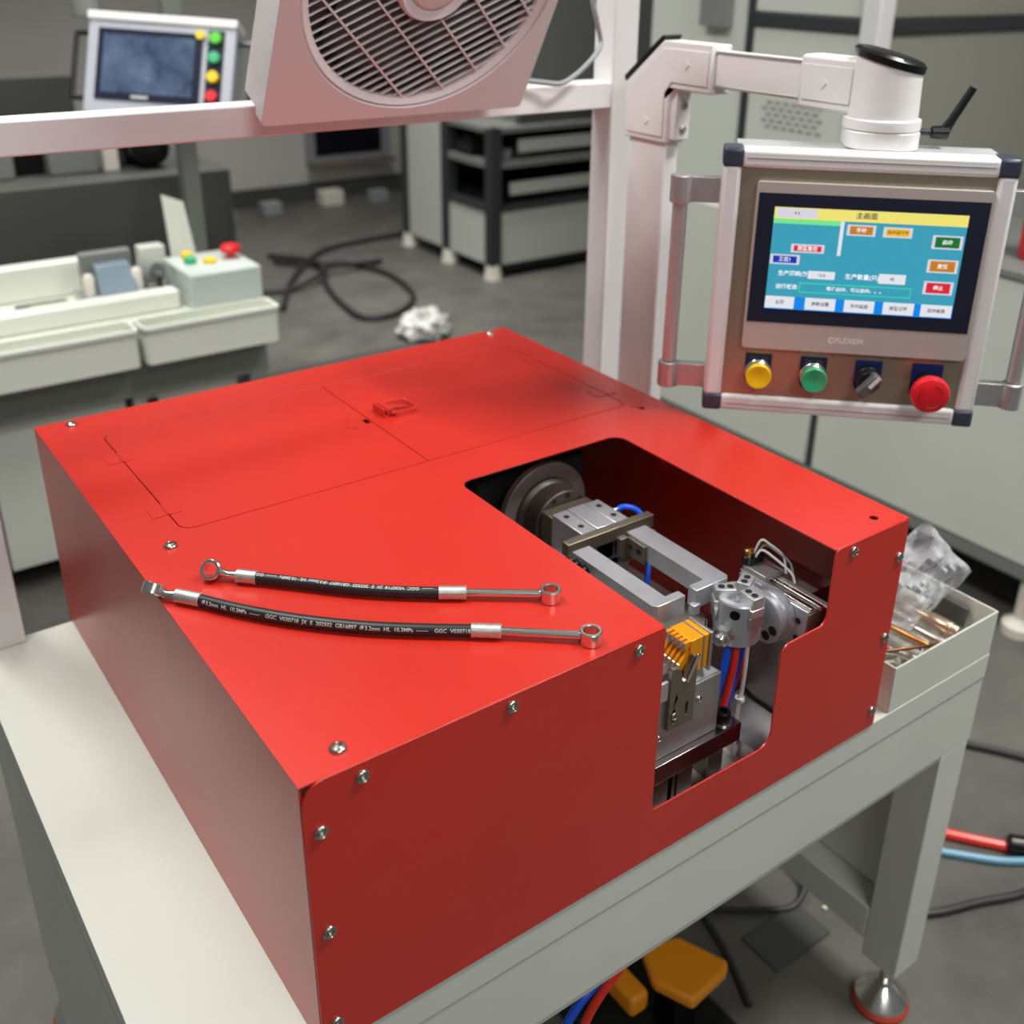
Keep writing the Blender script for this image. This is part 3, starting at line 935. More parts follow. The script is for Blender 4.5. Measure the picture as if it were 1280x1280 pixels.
def build_fan():
    tl = math.radians(30.2)
    # local frame: x right, y up along the face, z out of the face
    u = Vector((0, -math.sin(tl), math.cos(tl)))
    n = Vector((0, -math.cos(tl), -math.sin(tl)))
    rot = Matrix((Vector((1, 0, 0)), u, n)).transposed()
    t = thing('box_fan', 'silver plastic box fan tilted forward on the frame beam', 'fan', (0.2500, 0.5805, 0.5325), rot=rot)
    w, h, dep = 0.3235, 0.323, 0.052
    cx, cy, R = 0.1655, 0.158, 0.1465
    part('front_shell', MB().prism(rr(0, w, 0, h, 0.006, 4), -0.016, 0, XY, holes=[circ(cx, cy, R, 72)]), FANP, t, bev=0.0025)
    part('back_shell', MB().prism(rr(0.003, w - 0.003, 0.003, h - 0.003, 0.006, 4), -dep, -0.017, XY, holes=[circ(cx, cy, R - 0.004, 72)]), FANP, t, bev=0.002)
    part('shroud', MB().lathe([(R - 0.008, 0), (R - 0.004, 0), (R - 0.004, 0.026), (R - 0.008, 0.026)], (cx, cy, -0.049), (0, 0, 1), n=64, closed=True), FAND, t)
    part('back_grille', MB().lathe([(0.02, 0), (R - 0.0045, 0), (R - 0.0045, 0.0015), (0.02, 0.0015)], (cx, cy, -0.0515), (0, 0, 1), n=64, closed=True), FAND, t)
    part('grille_rim', MB().lathe([(R - 0.0105, 0), (R - 0.0005, 0), (R - 0.0005, 0.006), (R - 0.003, 0.0085), (R - 0.0105, 0.005)], (cx, cy, -0.0095), (0, 0, 1), n=72, closed=True), FANP, t)
    # louvre slats
    sa = math.radians(29)
    dx, dy = math.cos(sa), math.sin(sa)
    Rg = R - 0.010
    k = -14
    sp = 0.0101
    while k <= 14:
        d = k * sp
        if abs(d) < Rg - 0.004:
            L = math.sqrt(Rg * Rg - d * d)
            px, py = cx - dy * d, cy + dx * d
            segs = [(-L, L)]
            if abs(d) < 0.0425:
                q = math.sqrt(0.0425 ** 2 - d * d)
                segs = [(-L, -q), (q, L)]
            for s0, s1 in segs:
                a = Vector((px + dx * s0, py + dy * s0, 0))
                b = Vector((px + dx * s1, py + dy * s1, 0))
                o = Vector((-dy, dx, 0)) * 0.0024
                up = Vector((0, 0, 0.0010))
                c0 = Vector((0, 0, -0.0115)) - o * 0.9
                c1 = Vector((0, 0, -0.0045)) + o * 0.9
                mb = MB().hexa([a + c0 - up, b + c0 - up, b + c1 - up, a + c1 - up, a + c0 + up, b + c0 + up, b + c1 + up, a + c1 + up])
                part('slat', mb, FANS, t)
        k += 1
    # ribs across the slats
    ra = math.radians(-45.4)
    for off in (-0.0985, -0.0575, -0.0165, 0.0245, 0.0655, 0.1065):
        nx, ny = -math.sin(ra), math.cos(ra)
        L = math.sqrt(max(0, Rg * Rg - off * off))
        px, py = cx + nx * off, cy + ny * off
        ex, ey = math.cos(ra), math.sin(ra)
        segs = [(-L, L)]
        if abs(off) < 0.0425:
            q = math.sqrt(0.0425 ** 2 - off * off)
            segs = [(-L, -q), (q, L)]
        for s0, s1 in segs:
            a = (px + ex * s0, py + ey * s0)
            b = (px + ex * s1, py + ey * s1)
            hw = 0.0011
            part('rib', MB().hexa([(a[0] - nx * hw, a[1] - ny * hw, -0.0115), (b[0] - nx * hw, b[1] - ny * hw, -0.0115), (b[0] + nx * hw, b[1] + ny * hw, -0.0115), (a[0] + nx * hw, a[1] + ny * hw, -0.0115),
                                   (a[0] - nx * hw, a[1] - ny * hw, -0.0035), (b[0] - nx * hw, b[1] - ny * hw, -0.0035), (b[0] + nx * hw, b[1] + ny * hw, -0.0035), (a[0] + nx * hw, a[1] + ny * hw, -0.0035)]), FANS, t)
    part('hub_ring', MB().lathe([(0.0295, -0.010), (0.043, -0.011), (0.043, -0.003), (0.040, 0.001), (0.033, -0.001), (0.0295, -0.003)], (cx, cy, 0), (0, 0, 1), n=48, closed=True), FANP, t)
    part('hub_cap', MB().lathe([(0.029, -0.010), (0.029, -0.002), (0.026, 0.001), (0.018, 0.0025), (0.006, 0.003)], (cx, cy, 0), (0, 0, 1), n=48), FANP, t)
    for b in range(5):
        a0 = 2 * math.pi * b / 5
        pts, fs = [], []
        for i in range(7):
            rad = 0.03 + i * (R - 0.018 - 0.03) / 6
            for j in range(4):
                aa = a0 + i * 0.10 + (j / 3 - 0.5) * 0.95
                pts.append((cx + rad * math.cos(aa), cy + rad * math.sin(aa), -0.034 + (j / 3 - 0.5) * 0.018))
        n0 = len(pts)
        pts += [(x, y, z - 0.0012) for x, y, z in pts]
        for i in range(6):
            for j in range(3):
                q = i * 4 + j
                fs.append((q, q + 1, q + 5, q + 4))
                fs.append((n0 + q, n0 + q + 4, n0 + q + 5, n0 + q + 1))
        for i in range(6):
            fs.append((i * 4, i * 4 + 4, n0 + i * 4 + 4, n0 + i * 4))
            fs.append((i * 4 + 3, n0 + i * 4 + 3, n0 + i * 4 + 7, i * 4 + 7))
        part('fan_blade', MB().add(pts, fs), FAND, t)
    part('motor', MB().lathe([(0.026, 0), (0.026, 0.034)], (cx, cy, -0.05), (0, 0, 1), n=24), FAND, t)
    # bracket that carries the fan on the beam (behind it)
    part('foot', MB().box(0.05, 0.09, 0.012, 0.030, -0.062, -0.0521).box(0.235, 0.275, 0.012, 0.030, -0.062, -0.0521), FAND, t)
    return t


build_fan()
single('power_cord', MB().tube(spline([(0.60, 0.615, 0.5585), (0.632, 0.612, 0.5545), (0.655, 0.606, 0.553), (0.680, 0.606, 0.564), (0.702, 0.606, 0.580), (0.716, 0.61, 0.592), (0.722, 0.615, 0.600), (0.712, 0.612, 0.625), (0.703, 0.612, 0.655), (0.700, 0.615, 0.72), (0.702, 0.618, 0.80), (0.71, 0.62, 0.9), (0.72, 0.622, 1.0), (0.72, 0.622, 1.2), (0.715, 0.64, 1.455)], 8), 0.0032, n=8),
       GREY, 'grey fan power cord looped against the right frame post', 'cord', (0.62, 0.612, 0.552))


def build_arm():
    t = thing('support_arm', 'white and aluminium cantilever support arm holding the control panel', 'support arm', (0.745, 0.53, 0))
    x0, x1 = 0.7315, 0.7535
    part('post', MB().box(x0, x1, 0.4945, 0.5625, 0.0, 0.492), ALUP, t, bev=0.003)
    part('post_base', MB().box(0.715, 0.775, 0.48, 0.578, 0.0, 0.012), WHITE, t, bev=0.002)
    # elbow
    o = [(0.569, 0.490), (0.569, 0.556), (0.504, 0.608), (0.421, 0.608), (0.421, 0.554), (0.481, 0.554), (0.490, 0.545), (0.490, 0.490)]
    e = part('elbow', MB().prism(o, x0 - 0.004, x1 + 0.004, YZ), WHITE, t, bev=0.0025)
    inn = [(0.562, 0.497), (0.562, 0.553), (0.501, 0.600), (0.427, 0.600), (0.427, 0.562), (0.486, 0.562), (0.497, 0.549), (0.497, 0.497)]
    part('elbow_face', MB().prism(inn, x0 - 0.0055, x0 - 0.0041, YZ), WHITE, e, bev=0.001)
    dm = lambda y, z: [(y - 0.006, z), (y, z - 0.006), (y + 0.006, z), (y, z + 0.006)]
    for y, z in ((0.528, 0.514), (0.463, 0.584)):
        part('diamond_mark', MB().prism(dm(y, z), x0 - 0.0064, x0 - 0.0056, YZ), WHITE, e)
    part('corner_pad', MB().prism([(0.5720, 0.5560), (0.5065, 0.6085), (0.5035, 0.6135), (0.5090, 0.6135), (0.5745, 0.5620)], x0 - 0.003, x1 + 0.003, YZ), BLACKP, t, bev=0.001)
    part('inner_clamp', MB().box(x0, x1 + 0.002, 0.480, 0.4899, 0.495, 0.5538), WHITE, t, bev=0.001)
    for z in (0.507, 0.535):
        place('screw', SCREWF, CHROME_SCREW, t, (0.744, 0.480, z), (0, -1, 0))
    part('arm_tube', MB().box(x0, x1, 0.29, 0.4205, 0.563, 0.602), ALUP, t, bev=0.003)
    part('arm_ridge', MB().cyl((x0 + 0.0005, 0.2955, 0.6005), (x0 + 0.0005, 0.4205, 0.6005), 0.0018, n=10), CHROME, t)
    part('arm_ridge', MB().cyl((x0 + 0.0005, 0.2955, 0.5640), (x0 + 0.0005, 0.4205, 0.5640), 0.0018, n=10), CHROME, t)
    c = part('coupling', MB().box(x0 - 0.004, x1 + 0.006, 0.218, 0.295, 0.555, 0.609), WHITE, t, bev=0.004)
    part('coupling_face', MB().prism(rr(0.226, 0.289, 0.565, 0.600, 0.002, 3), x0 - 0.0054, x0 - 0.0041, YZ), WHITE, c, bev=0.001)
    part('diamond_mark', MB().prism(dm(0.262, 0.583), x0 - 0.0063, x0 - 0.0055, YZ), WHITE, c)
    # swivel: upright drum with sloped top, collar and base
    cx, cy, r = 0.7535, 0.2035, 0.0345
    n = 40
    vs, fs = [], []
    sl = lambda a: 0.0085 * math.cos(a - math.radians(128))
    for (zz, rad, k) in ((0.555, r, 0), (0.605, r - 0.0015, 1)):
        for i in range(n):
            a = 2 * math.pi * i / n
            vs.append((cx + rad * math.cos(a), cy + rad * math.sin(a), zz + k * sl(a)))
    fs = [(i, (i + 1) % n, n + (i + 1) % n, n + i) for i in range(n)] + [tuple(range(n - 1, -1, -1)), tuple(range(n, 2 * n))]
    part('swivel_drum', MB().add(vs, fs), WHITE, t)
    vs = []
    for (dz, rad) in ((0.0004, r), (0.007, r + 0.001), (0.010, r - 0.002), (0.0115, r * 0.7), (0.012, 0.006)):
        for i in range(n):
            a = 2 * math.pi * i / n
            vs.append((cx + rad * math.cos(a), cy + rad * math.sin(a), 0.605 + dz + sl(a) * rad / r))
    fs = []
    for j in range(4):
        fs += [(j * n + i, j * n + (i + 1) % n, (j + 1) * n + (i + 1) % n, (j + 1) * n + i) for i in range(n)]
    fs += [tuple(range(n - 1, -1, -1)), tuple(4 * n + i for i in range(n))]
    part('swivel_cap', MB().add(vs, fs), BLACKP, t)
    part('swivel_collar', MB().lathe([(r, 0.5435), (r + 0.0035, 0.5440), (r + 0.004, 0.5470), (r + 0.0035, 0.5535), (r, 0.5548)], (cx, cy, 0), n=40), WHITE, t)
    pts = []
    for i in range(48):
        a = 2 * math.pi * i / 48
        q = r + 0.0045 + 0.0035 * math.cos(4 * (a + 0.777 + math.radians(45)))
        pts.append((cx + q * math.cos(a), cy + q * math.sin(a)))
    part('swivel_base', MB().prism(pts, 0.5265, 0.543, XY), WHITE, t, bev=0.0012)
    # clamp lever to the right
    d = Vector((0.75, -0.66, 0))
    b = Vector((cx, cy, 0.541)) + d * (r + 0.002)
    lv = part('clamp_lever', MB().cyl(b, b + d * 0.016, 0.003, n=12).cyl(b + d * 0.014, b + d * 0.030, 0.006, 0.0075, n=16), BLACKP, t)
    e0 = b + d * 0.026
    e1 = e0 + d * 0.022 + Vector((0, 0, 0.044))
    part('lever_handle', MB().tube([e0, e0 + (e1 - e0) * 0.25, e0 + (e1 - e0) * 0.8, e1], [0.0062, 0.0046, 0.0042, 0.0040], n=12), BLACKP, lv)
    return t


build_arm()


# ------------------------------------------------------------------ operator control panel
def build_panel():
    yaw = -0.777
    rot = Matrix(((math.cos(yaw), 0, math.sin(yaw)), (math.sin(yaw), 0, -math.cos(yaw)), (0, 1, 0)))
    t = thing('control_panel', 'operator control panel with a lit touch screen hanging from the support arm', 'control panel',
              (0.708, 0.177, 0.386), rot=rot)
    w, h, dep = 0.1415, 0.140, 0.068
    part('enclosure', MB().box(-w + 0.006, w - 0.006, -h + 0.006, h - 0.004, -dep, -0.012), ALUF, t, bev=0.004)
    part('top_cover', MB().box(-w + 0.014, w - 0.014, h - 0.0038, h - 0.0005, -dep + 0.003, -0.016), mat('brushed_cover', (206, 210, 210), rough=0.5, metal=0.5, var=0.06, vscale=90), t)
    fr = 0.0185
    L = 0.1215
    for s in (-1, 1):
        part('frame_rail', MB().box(-L - 0.002, L + 0.002, s * h - (fr if s > 0 else 0), s * h + (0 if s > 0 else fr), -0.022, 0.0035), ALUP, t, bev=0.004, seg=3)
        part('frame_rail', MB().box(s * w - (fr if s > 0 else 0), s * w + (0 if s > 0 else fr), -L - 0.002, L + 0.002, -0.022, 0.0035), ALUP, t, bev=0.004, seg=3)
        part('rail_groove', MB().box(-L + 0.003, L - 0.003, s * (h - 0.0085) - 0.0006, s * (h - 0.0085) + 0.0006, 0.0030, 0.0040), ALUF, t)
        for s2 in (-1, 1):
            part('corner_cap', MB().box(min(s * L, s * (w + 0.0007)), max(s * L, s * (w + 0.0007)), min(s2 * L, s2 * (h + 0.0007)), max(s2 * L, s2 * (h + 0.0007)), -0.030, 0.0044), NAVY, t, bev=0.0035, seg=3)
    part('face_plate', MB().box(-0.1245, 0.1245, -0.123, 0.1235, -0.012, -0.0005), STAIN, t)
    # touch screen unit
    b = part('touch_screen', MB().prism(rr(-0.106, 0.122, -0.0655, 0.1095, 0.0035, 4), -0.0004, 0.0065, XY), BEZEL, t, bev=0.0016)
    part('glass_border', MB().box(-0.1035, 0.1195, -0.036, 0.0987, 0.0062, 0.0069), NAVYD, b)
    u0, u1, v0, v1 = -0.0868, 0.1007, -0.0206, 0.0852
    e = 0.00695
    part('display', MB().box(u0, u1, v0, v1, 0.0066, 0.0072), screen_mat('cyan', (62, 168, 196), 0.85), b, label='lit cyan display')

    def quad(name, a0, a1, b0, b1, col, lev, s=0.9):
        return part(name, MB().box(a0, a1, b0, b1, 0.0071, 0.0072 + 0.00012 * lev), screen_mat(col[0], col[1], s), b, smooth=False)
    YEL_ = ('yellow', (250, 236, 120))
    LIL = ('lilac', (224, 220, 238))
    WHI = ('white', (236, 238, 246))
    quad('title_bar', u0, u1, 0.0737, v1, YEL_, 1)
    quad('title_field', -0.0845, -0.0445, 0.0752, 0.0842, LIL, 2)
    quad('alarm_bar', u0, -0.0206, 0.0688, 0.0736, ('mint', (124, 240, 150)), 1)
    quad('scroll_bar', -0.0207, -0.0172, 0.0385, 0.0736, WHI, 2)
    btns = [(-0.0139, 0.0140, 0.0598, 0.0709, ('amber', (206, 130, 24))), (0.0214, 0.0495, 0.0598, 0.0701, ('gold', (252, 196, 30))),
            (0.0697, 0.0989, 0.0507, 0.0644, ('green', (18, 120, 46))), (0.0687, 0.0983, 0.0264, 0.0399, ('amber', (206, 130, 24))),
            (0.0684, 0.0973, 0.0038, 0.0175, ('red', (224, 40, 52))), (-0.0667, -0.0337, 0.0398, 0.0487, ('red', (224, 40, 52))),
            (-0.0862, -0.0568, 0.0270, 0.0372, ('blue', (22, 56, 180)))]
    for a0, a1, c0, c1, col in btns:
        quad('screen_button', a0, a1, c0, c1, LIL, 1)
        quad('screen_button', a0 + 0.0028, a1 - 0.0028, c0 + 0.0015, c1 - 0.0015, col, 2)
    quad('value_field', -0.0465, -0.0199, 0.0133, 0.0215, WHI, 1)
    quad('value_field', 0.0237, 0.0500, 0.0122, 0.0223, WHI, 1)
    quad('status_frame', -0.0541, 0.0572, -0.0018, 0.0088, ('teal_line', (60, 226, 176)), 1)
    quad('status_frame', -0.0531, 0.0562, -0.0008, 0.0078, ('cyan', (62, 168, 196)), 2, 0.85)
    quad('menu_bar', u0, u1, v0, -0.0070, ('azure', (0, 140, 240)), 1)
    for a0, a1 in ((-0.0868, -0.0574), (-0.0462, -0.0156), (-0.0067, 0.0233), (0.0321, 0.0627), (0.0695, 0.1000)):
        quad('menu_button', a0, a1, -0.0197, -0.0070, WHI, 2)
    z3 = 0.0072 + 0.00012 * 3.2
    P3 = lambda a, c: (a, c, z3)
    wt = [('\u751f\u4ea7\u5468\u671f(\u79d2)', -0.0768, 0.0176, 0.0056, 'LEFT', P3), ('\u751f\u4ea7\u6570\u91cf(\u53ea)', -0.0098, 0.0174, 0.0060, 'LEFT', P3),
          ('\u8fd0\u884c\u72b6\u6001', -0.0779, 0.0036, 0.0055, 'LEFT', P3), ('\u7b49\u5f85\u542f\u52a8\u3001\u53ef\u4ee5\u542f\u52a8\u3002\u3002\u3002', 0.002, 0.0034, 0.0048, 'CENTER', P3)]
    for (a0, a1, c0, c1, col), s in zip(btns, ('\u624b\u52a8', None, '\u542f\u52a8', '\u590d\u4f4d', '\u505c\u6b62', '\u62a5\u8b66\u590d\u4f4d', '\u5de5\u4f4d1')):
        if s:
            wt.append((s, (a0 + a1) / 2, (c0 + c1) / 2, 0.0050, 'CENTER', P3))
    for it in wt:
        part('screen_text', text_mb([it]), screen_mat('textwhite', (250, 252, 255), 1.0), b, smooth=False)
    dt = [('\u4e3b\u753b\u9762', 0.0035, 0.0797, 0.0070, 'CENTER', P3), ('4 5', -0.0645, 0.0797, 0.0042, 'CENTER', P3), ('12.6', -0.033, 0.0174, 0.0044, 'CENTER', P3), ('45', 0.037, 0.0172, 0.0044, 'CENTER', P3),
          ('\u81ea\u52a8\u8fd0\u884c\u4e2d', 0.0355, 0.065, 0.0042, 'CENTER', P3)]
    for (a0, a1), s in zip(((-0.0868, -0.0574), (-0.0462, -0.0156), (-0.0067, 0.0233), (0.0321, 0.0627), (0.0695, 0.1000)),
                           ('\u4e3b\u9875', '\u53c2\u6570\u8bbe\u7f6e', '\u624b\u52a8\u753b\u9762', '\u62a5\u8b66\u8bb0\u5f55', '\u81ea\u52a8\u753b\u9762')):
        dt.append((s, (a0 + a1) / 2, -0.0133, 0.0045, 'CENTER', P3))
    for it in dt:
        part('screen_text', text_mb([it]), screen_mat('textdark', (70, 66, 78), 0.8), b, smooth=False)
    # maker's lettering under the glass
    PB = lambda a, c: (a, c, 0.00662)
    lg = text_mb([('FLEXEM', -0.0105, -0.0518, 0.0082, 'LEFT', PB)])
    lg.prism(circ(-0.0145 + 0, -0.0518, 0.0034, 20), 0.0062, 0.00668, XY, holes=[circ(-0.0140, -0.0518, 0.0021, 16)])
    part('lettering', lg, mat('pale_print', (238, 236, 232), rough=0.5), b, smooth=False, label='white lettering under the screen')
    # controls in a row
    def legend(x, yv, m_):
        return part('legend_plate', MB().prism(rr(x - 0.0138, x + 0.0138, yv - 0.018, yv + 0.020, (0.013, 0.013, 0.001, 0.001), 6), -0.0004, 0.0012, XY), m_, t)
    ROW = -0.0935
    for x, mt_ in ((-0.0862, YEL), (-0.0285, GRN)):
        lp = legend(x, ROW, LEGEND)
        part('legend_marks', MB().box(x - 0.009, x - 0.003, ROW + 0.0125, ROW + 0.017, 0.0012, 0.0015).box(x + 0.003, x + 0.009, ROW + 0.0125, ROW + 0.017, 0.0012, 0.0015), mat('legend_tint', (70, 60, 90), rough=0.5), lp)
        bt = part('push_button', MB().lathe([(0.0095, 0.0135), (0.0128, 0.014), (0.0134, 0.015), (0.0134, 0.0205), (0.0126, 0.0217), (0.009, 0.0213), (0.005, 0.0203), (0.002, 0.0200)], (x, ROW + 0.001, 0), n=32), mt_, t)
        part('chrome_collar', MB().lathe([(0.0140, 0.0012), (0.0140, 0.006), (0.0122, 0.008), (0.0105, 0.0085), (0.0092, 0.0135)], (x, ROW + 0.001, 0), n=32), CHROME, bt)
    x = 0.0285
    lp = legend(x, ROW, LEGENDB)
    s = part('selector_switch', MB().lathe([(0.0138, 0.0012), (0.0138, 0.007), (0.0125, 0.009), (0.0118, 0.015), (0.0105, 0.0162)], (x, ROW + 0.001, 0), n=32), BLACKP, t)
    a = math.radians(52)
    ca, sa = math.cos(a), math.sin(a)
    def knob(l0, l1, hw, z0, z1):
        p = [(l0, -hw), (l1, -hw), (l1, hw), (l0, hw)]
        q = [(x + ca * i - sa * j, ROW + 0.001 + sa * i + ca * j) for i, j in p]
        return [(*k, z0) for k in q] + [(*k, z1) for k in q]
    part('knob', MB().hexa(knob(-0.0155, 0.0125, 0.0052, 0.0150, 0.0275)), mat('knob_grey', (92, 92, 94), rough=0.4), s, bev=0.0015)
    part('pointer', MB().hexa(knob(-0.002, 0.0130, 0.0020, 0.0276, 0.0281)), WHITEC, s)
    x, yv = 0.0885, -0.0965
    lp = part('legend_plate', MB().prism(rr(x - 0.0155, x + 0.0155, yv - 0.010, yv + 0.0235, 0.001, 2), -0.0004, 0.0012, XY), LEGENDB, t)
    es = part('emergency_stop', MB().lathe([(0.0125, 0.022), (0.0185, 0.0225), (0.0195, 0.0245), (0.0195, 0.0300), (0.0180, 0.0335), (0.0120, 0.0352), (0.004, 0.0356)], (x, yv, 0), n=40), REDB, t)
    part('stop_neck', MB().lathe([(0.0140, 0.0012), (0.0140, 0.008), (0.0115, 0.010), (0.0115, 0.022)], (x, yv, 0), n=32), BLACKP, es)
    mb = MB()
    for k in range(3):
        a0 = math.radians(20 + 120 * k)
        mb.tube([(x + 0.0125 * math.cos(a0 + math.radians(12 * i)), yv + 0.0125 * math.sin(a0 + math.radians(12 * i)), 0.0352) for i in range(6)], 0.0005, n=5)
    part('turn_arrow', mb, mat('arrow_dark_red', (150, 20, 26), rough=0.5), es)
    # grab handles on both sides
    for sg in (-1, 1):
        hx = sg * 0.1815
        hd = part('handle', MB().cyl((hx, -0.093, -0.018), (hx, 0.082, -0.018), 0.0078, n=20), mat('handle_aluminium', (210, 204, 202), rough=0.4, metal=0.7), t)
        for s2, c in ((1, 0.0945), (-1, -0.1085)):
            part('handle_bracket', MB().lathe([(0.0105, -0.0145), (0.0115, -0.0135), (0.0115, 0.0135), (0.0105, 0.0145)], (hx, c, -0.018), (0, 1, 0), n=24)
                 .box(min(hx, sg * (w + 0.0004)), max(hx, sg * (w + 0.0004)), c - 0.013, c + 0.013, -0.0255, -0.0135), ALUF, hd, bev=0.001)
    return t


build_panel()


# ------------------------------------------------------------------ parts tray at the right with its contents
def build_tray():
    t = thing('parts_tray', 'open pale grey sheet-metal parts tray at the right end of the bench', 'tray', (0.716, 0.1, 0))
    x0, x1, y0, y1, z1 = 0.6265, 0.8055, 0.0005, 0.215, 0.0555
    th = 0.002
    part('tray_floor', MB().box(x0 + th, x1 - th, y0 + th, y1 - th, 0.0004, 0.002), BENCH, t)
    part('tray_wall', MB().box(x0, x1, y0, y0 + th, 0.0004, z1), BENCH, t, bev=0.0006)
    part('tray_wall', MB().box(x0, x1, y1 - th, y1, 0.0004, z1), BENCH, t, bev=0.0006)
    part('tray_wall', MB().box(x0, x0 + th, y0 + th, y1 - th, 0.0004, z1), BENCH, t, bev=0.0006)
    part('tray_wall', MB().box(x1 - th, x1, y0 + th, y1 - th, 0.0004, z1), BENCH, t, bev=0.0006)
    return t


build_tray()


def rod(name, p0, p1, r, mtl, label, cat, group=None, head=None, tip=None):
    p0, p1 = Vector(p0), Vector(p1)
    d = (p1 - p0)
    L = d.length
    base = (p0 + p1) / 2
    base.z -= r
    t = thing(name, label, cat, tuple(base), group=group)
    part('shaft', MB().lathe([(r * 0.85, 0), (r, r * 0.25), (r, L - r * 0.25), (r * 0.85, L)], p0, d, n=16), mtl, t)
    if head:
        part('head', MB().lathe([(head * 0.9, -head * 0.9), (head, -head * 0.7), (head, 0), (head * 0.9, 0.0)], p0, d, n=6), mtl, t)
    if tip:
        part('ferrule', MB().lathe([(r * 1.05, L * 0.62), (r * tip, L * 0.63), (r * tip, L * 0.9), (r * 1.05, L * 0.91)], p0, d, n=16), mtl, t)
    return t


rod('steel_pin', (0.7560, 0.104, 0.036), (0.7600, 0.016, 0.036), 0.0078, mat('tan_steel', (206, 182, 158), rough=0.3, metal=0.9), 'thick tan steel pin, the widest rod in the parts tray', 'pin', 'loose parts in the tray', None, 1.12)
rod('bolt', (0.7120, 0.082, 0.034), (0.7220, 0.014, 0.030), 0.0036, BRASS, 'brass-coloured bolt with a hexagon head in the parts tray', 'bolt', 'loose parts in the tray', 0.0064)
rod('rod', (0.7370, 0.092, 0.029), (0.7410, 0.010, 0.029), 0.0052, STEEL, 'bright steel rod between the thick pin and the brass bolt', 'rod', 'loose parts in the tray')
rod('rod', (0.666, 0.042, 0.036), (0.738, 0.014, 0.033), 0.0020, mat('bronze_rod', (120, 84, 60), rough=0.35, metal=0.9), 'thin dark bronze rod along the front wall of the parts tray', 'rod', 'loose parts in the tray')
rod('rod', (0.655, 0.026, 0.022), (0.72, 0.009, 0.020), 0.0026, BRASS, 'short copper-coloured rod lowest by the front wall of the tray', 'rod', 'loose parts in the tray')
rod('rod', (0.690, 0.070, 0.021), (0.705, 0.012, 0.021), 0.0050, STEEL, 'bright steel rod below the brass bolt in the parts tray', 'rod', 'loose parts in the tray')
rod('dowel', (0.7740, 0.100, 0.040), (0.7760, 0.066, 0.040), 0.0056, CREAM, 'short cream dowel lying above the thick tan pin', 'dowel', 'loose parts in the tray', None)
single('rubber_block', MB().hexa([(0.7900, 0.030, 0.022), (0.7960, 0.030, 0.022), (0.7960, 0.118, 0.022), (0.7900, 0.118, 0.022),
                                  (0.7950, 0.030, 0.0455), (0.8010, 0.030, 0.0455), (0.8010, 0.118, 0.0455), (0.7950, 0.118, 0.0455)]), MACHD,
       'flat dark grey strip leaning on the right wall of the parts tray', 'strip', (0.795, 0.075, 0.022), bev=0.001)
single('elbow_fitting', MB().tube(spline([(0.652, 0.066, 0.03), (0.662, 0.064, 0.032), (0.673, 0.059, 0.03), (0.673, 0.050, 0.024), (0.660, 0.044, 0.02), (0.648, 0.046, 0.018)], 6), 0.0055, n=12), BRASS,
       'curved brass elbow fitting beside the red cover in the parts tray', 'fitting', (0.66, 0.055, 0.02))
for k, (x, y, z, rx) in enumerate(((0.684, 0.058, 0.0125, 0.009), (0.70, 0.04, 0.012, 0.008), (0.655, 0.03, 0.0105, 0.008))):
    single('nut', MB().lathe([(rx * 0.55, -0.004), (rx, -0.004), (rx, 0.004), (rx * 0.55, 0.004)], (x, y, z), (0.2 * k, 0.3, 1), n=6, closed=True), CHROME,
           ('zinc hexagon nut between the steel rods in the parts tray', 'smaller zinc hexagon nut by the front wall of the parts tray', 'zinc hexagon nut in the front left corner of the parts tray')[k], 'nut', (x, y, z - 0.004), group='nuts in the tray')
# a bed of small hardware holding those pieces up
random.seed(5)
for k in range(16):
    x = random.uniform(0.64, 0.795)
    y = random.uniform(0.01, 0.145)
    a = random.uniform(0, 3.14)
    L = random.uniform(0.018, 0.03)
    r = random.uniform(0.003, 0.0045)
    dx, dy = math.cos(a) * L / 2, math.sin(a) * L / 2
    x = min(max(x, 0.631 + abs(dx) + r), 0.801 - abs(dx) - r)
    y = min(max(y, 0.005 + abs(dy) + r), 0.20)
    z = 0.0025 + r + (k % 3) * 0.0055
    single('spacer', MB().lathe([(r * 0.5, 0), (r, 0), (r, L), (r * 0.5, L)], (x - dx, y - dy, z), (math.cos(a), math.sin(a), 0), n=10, closed=True),
           (STEEL, CHROME, BRONZE)[k % 3], 'small metal spacer tube at the bottom of the parts tray', 'spacer', (x, y, z - r), group='spacers at the bottom of the tray')


def plastic_bag(label, cx, cy, z0, hw, hh, dep, yaw, lean, seed, loc, roll=0.0):
    random.seed(seed)
    n = 26
    vs, fs = [], []
    R_ = Matrix.Rotation(yaw, 3, 'Z') @ Matrix.Rotation(lean, 3, 'X') @ Matrix.Rotation(roll, 3, 'Y')
    for side in (1, -1):
        for i in range(n + 1):
            for j in range(n + 1):
                a, b = i / n * 2 - 1, j / n * 2 - 1
                e = (1 - a ** 4) * (1 - b ** 4)
                cr = noise.noise(Vector((a * 2.3 + seed, b * 2.3, side * 0.3))) * 0.016 + abs(noise.noise(Vector((a * 5 + seed, b * 5 + 3, side)))) * 0.012
                p = Vector((a * hw * (1 - 0.08 * b * b), side * (dep * e + cr * e) + noise.noise(Vector((a * 2, b * 2, seed))) * 0.014, (b + 1) * hh))
                p = R_ @ p
                vs.append((cx + p.x, cy + p.y, z0 + p.z))
    N = (n + 1) ** 2
    for s in (0, 1):
        for i in range(n):
            for j in range(n):
                q = s * N + i * (n + 1) + j
                fs.append((q, q + 1, q + n + 2, q + n + 1) if s else (q, q + n + 1, q + n + 2, q + 1))
    return single('plastic_bag', MB().add(vs, fs), FILM, label, 'bag', loc, group='clear plastic bags in the parts tray')


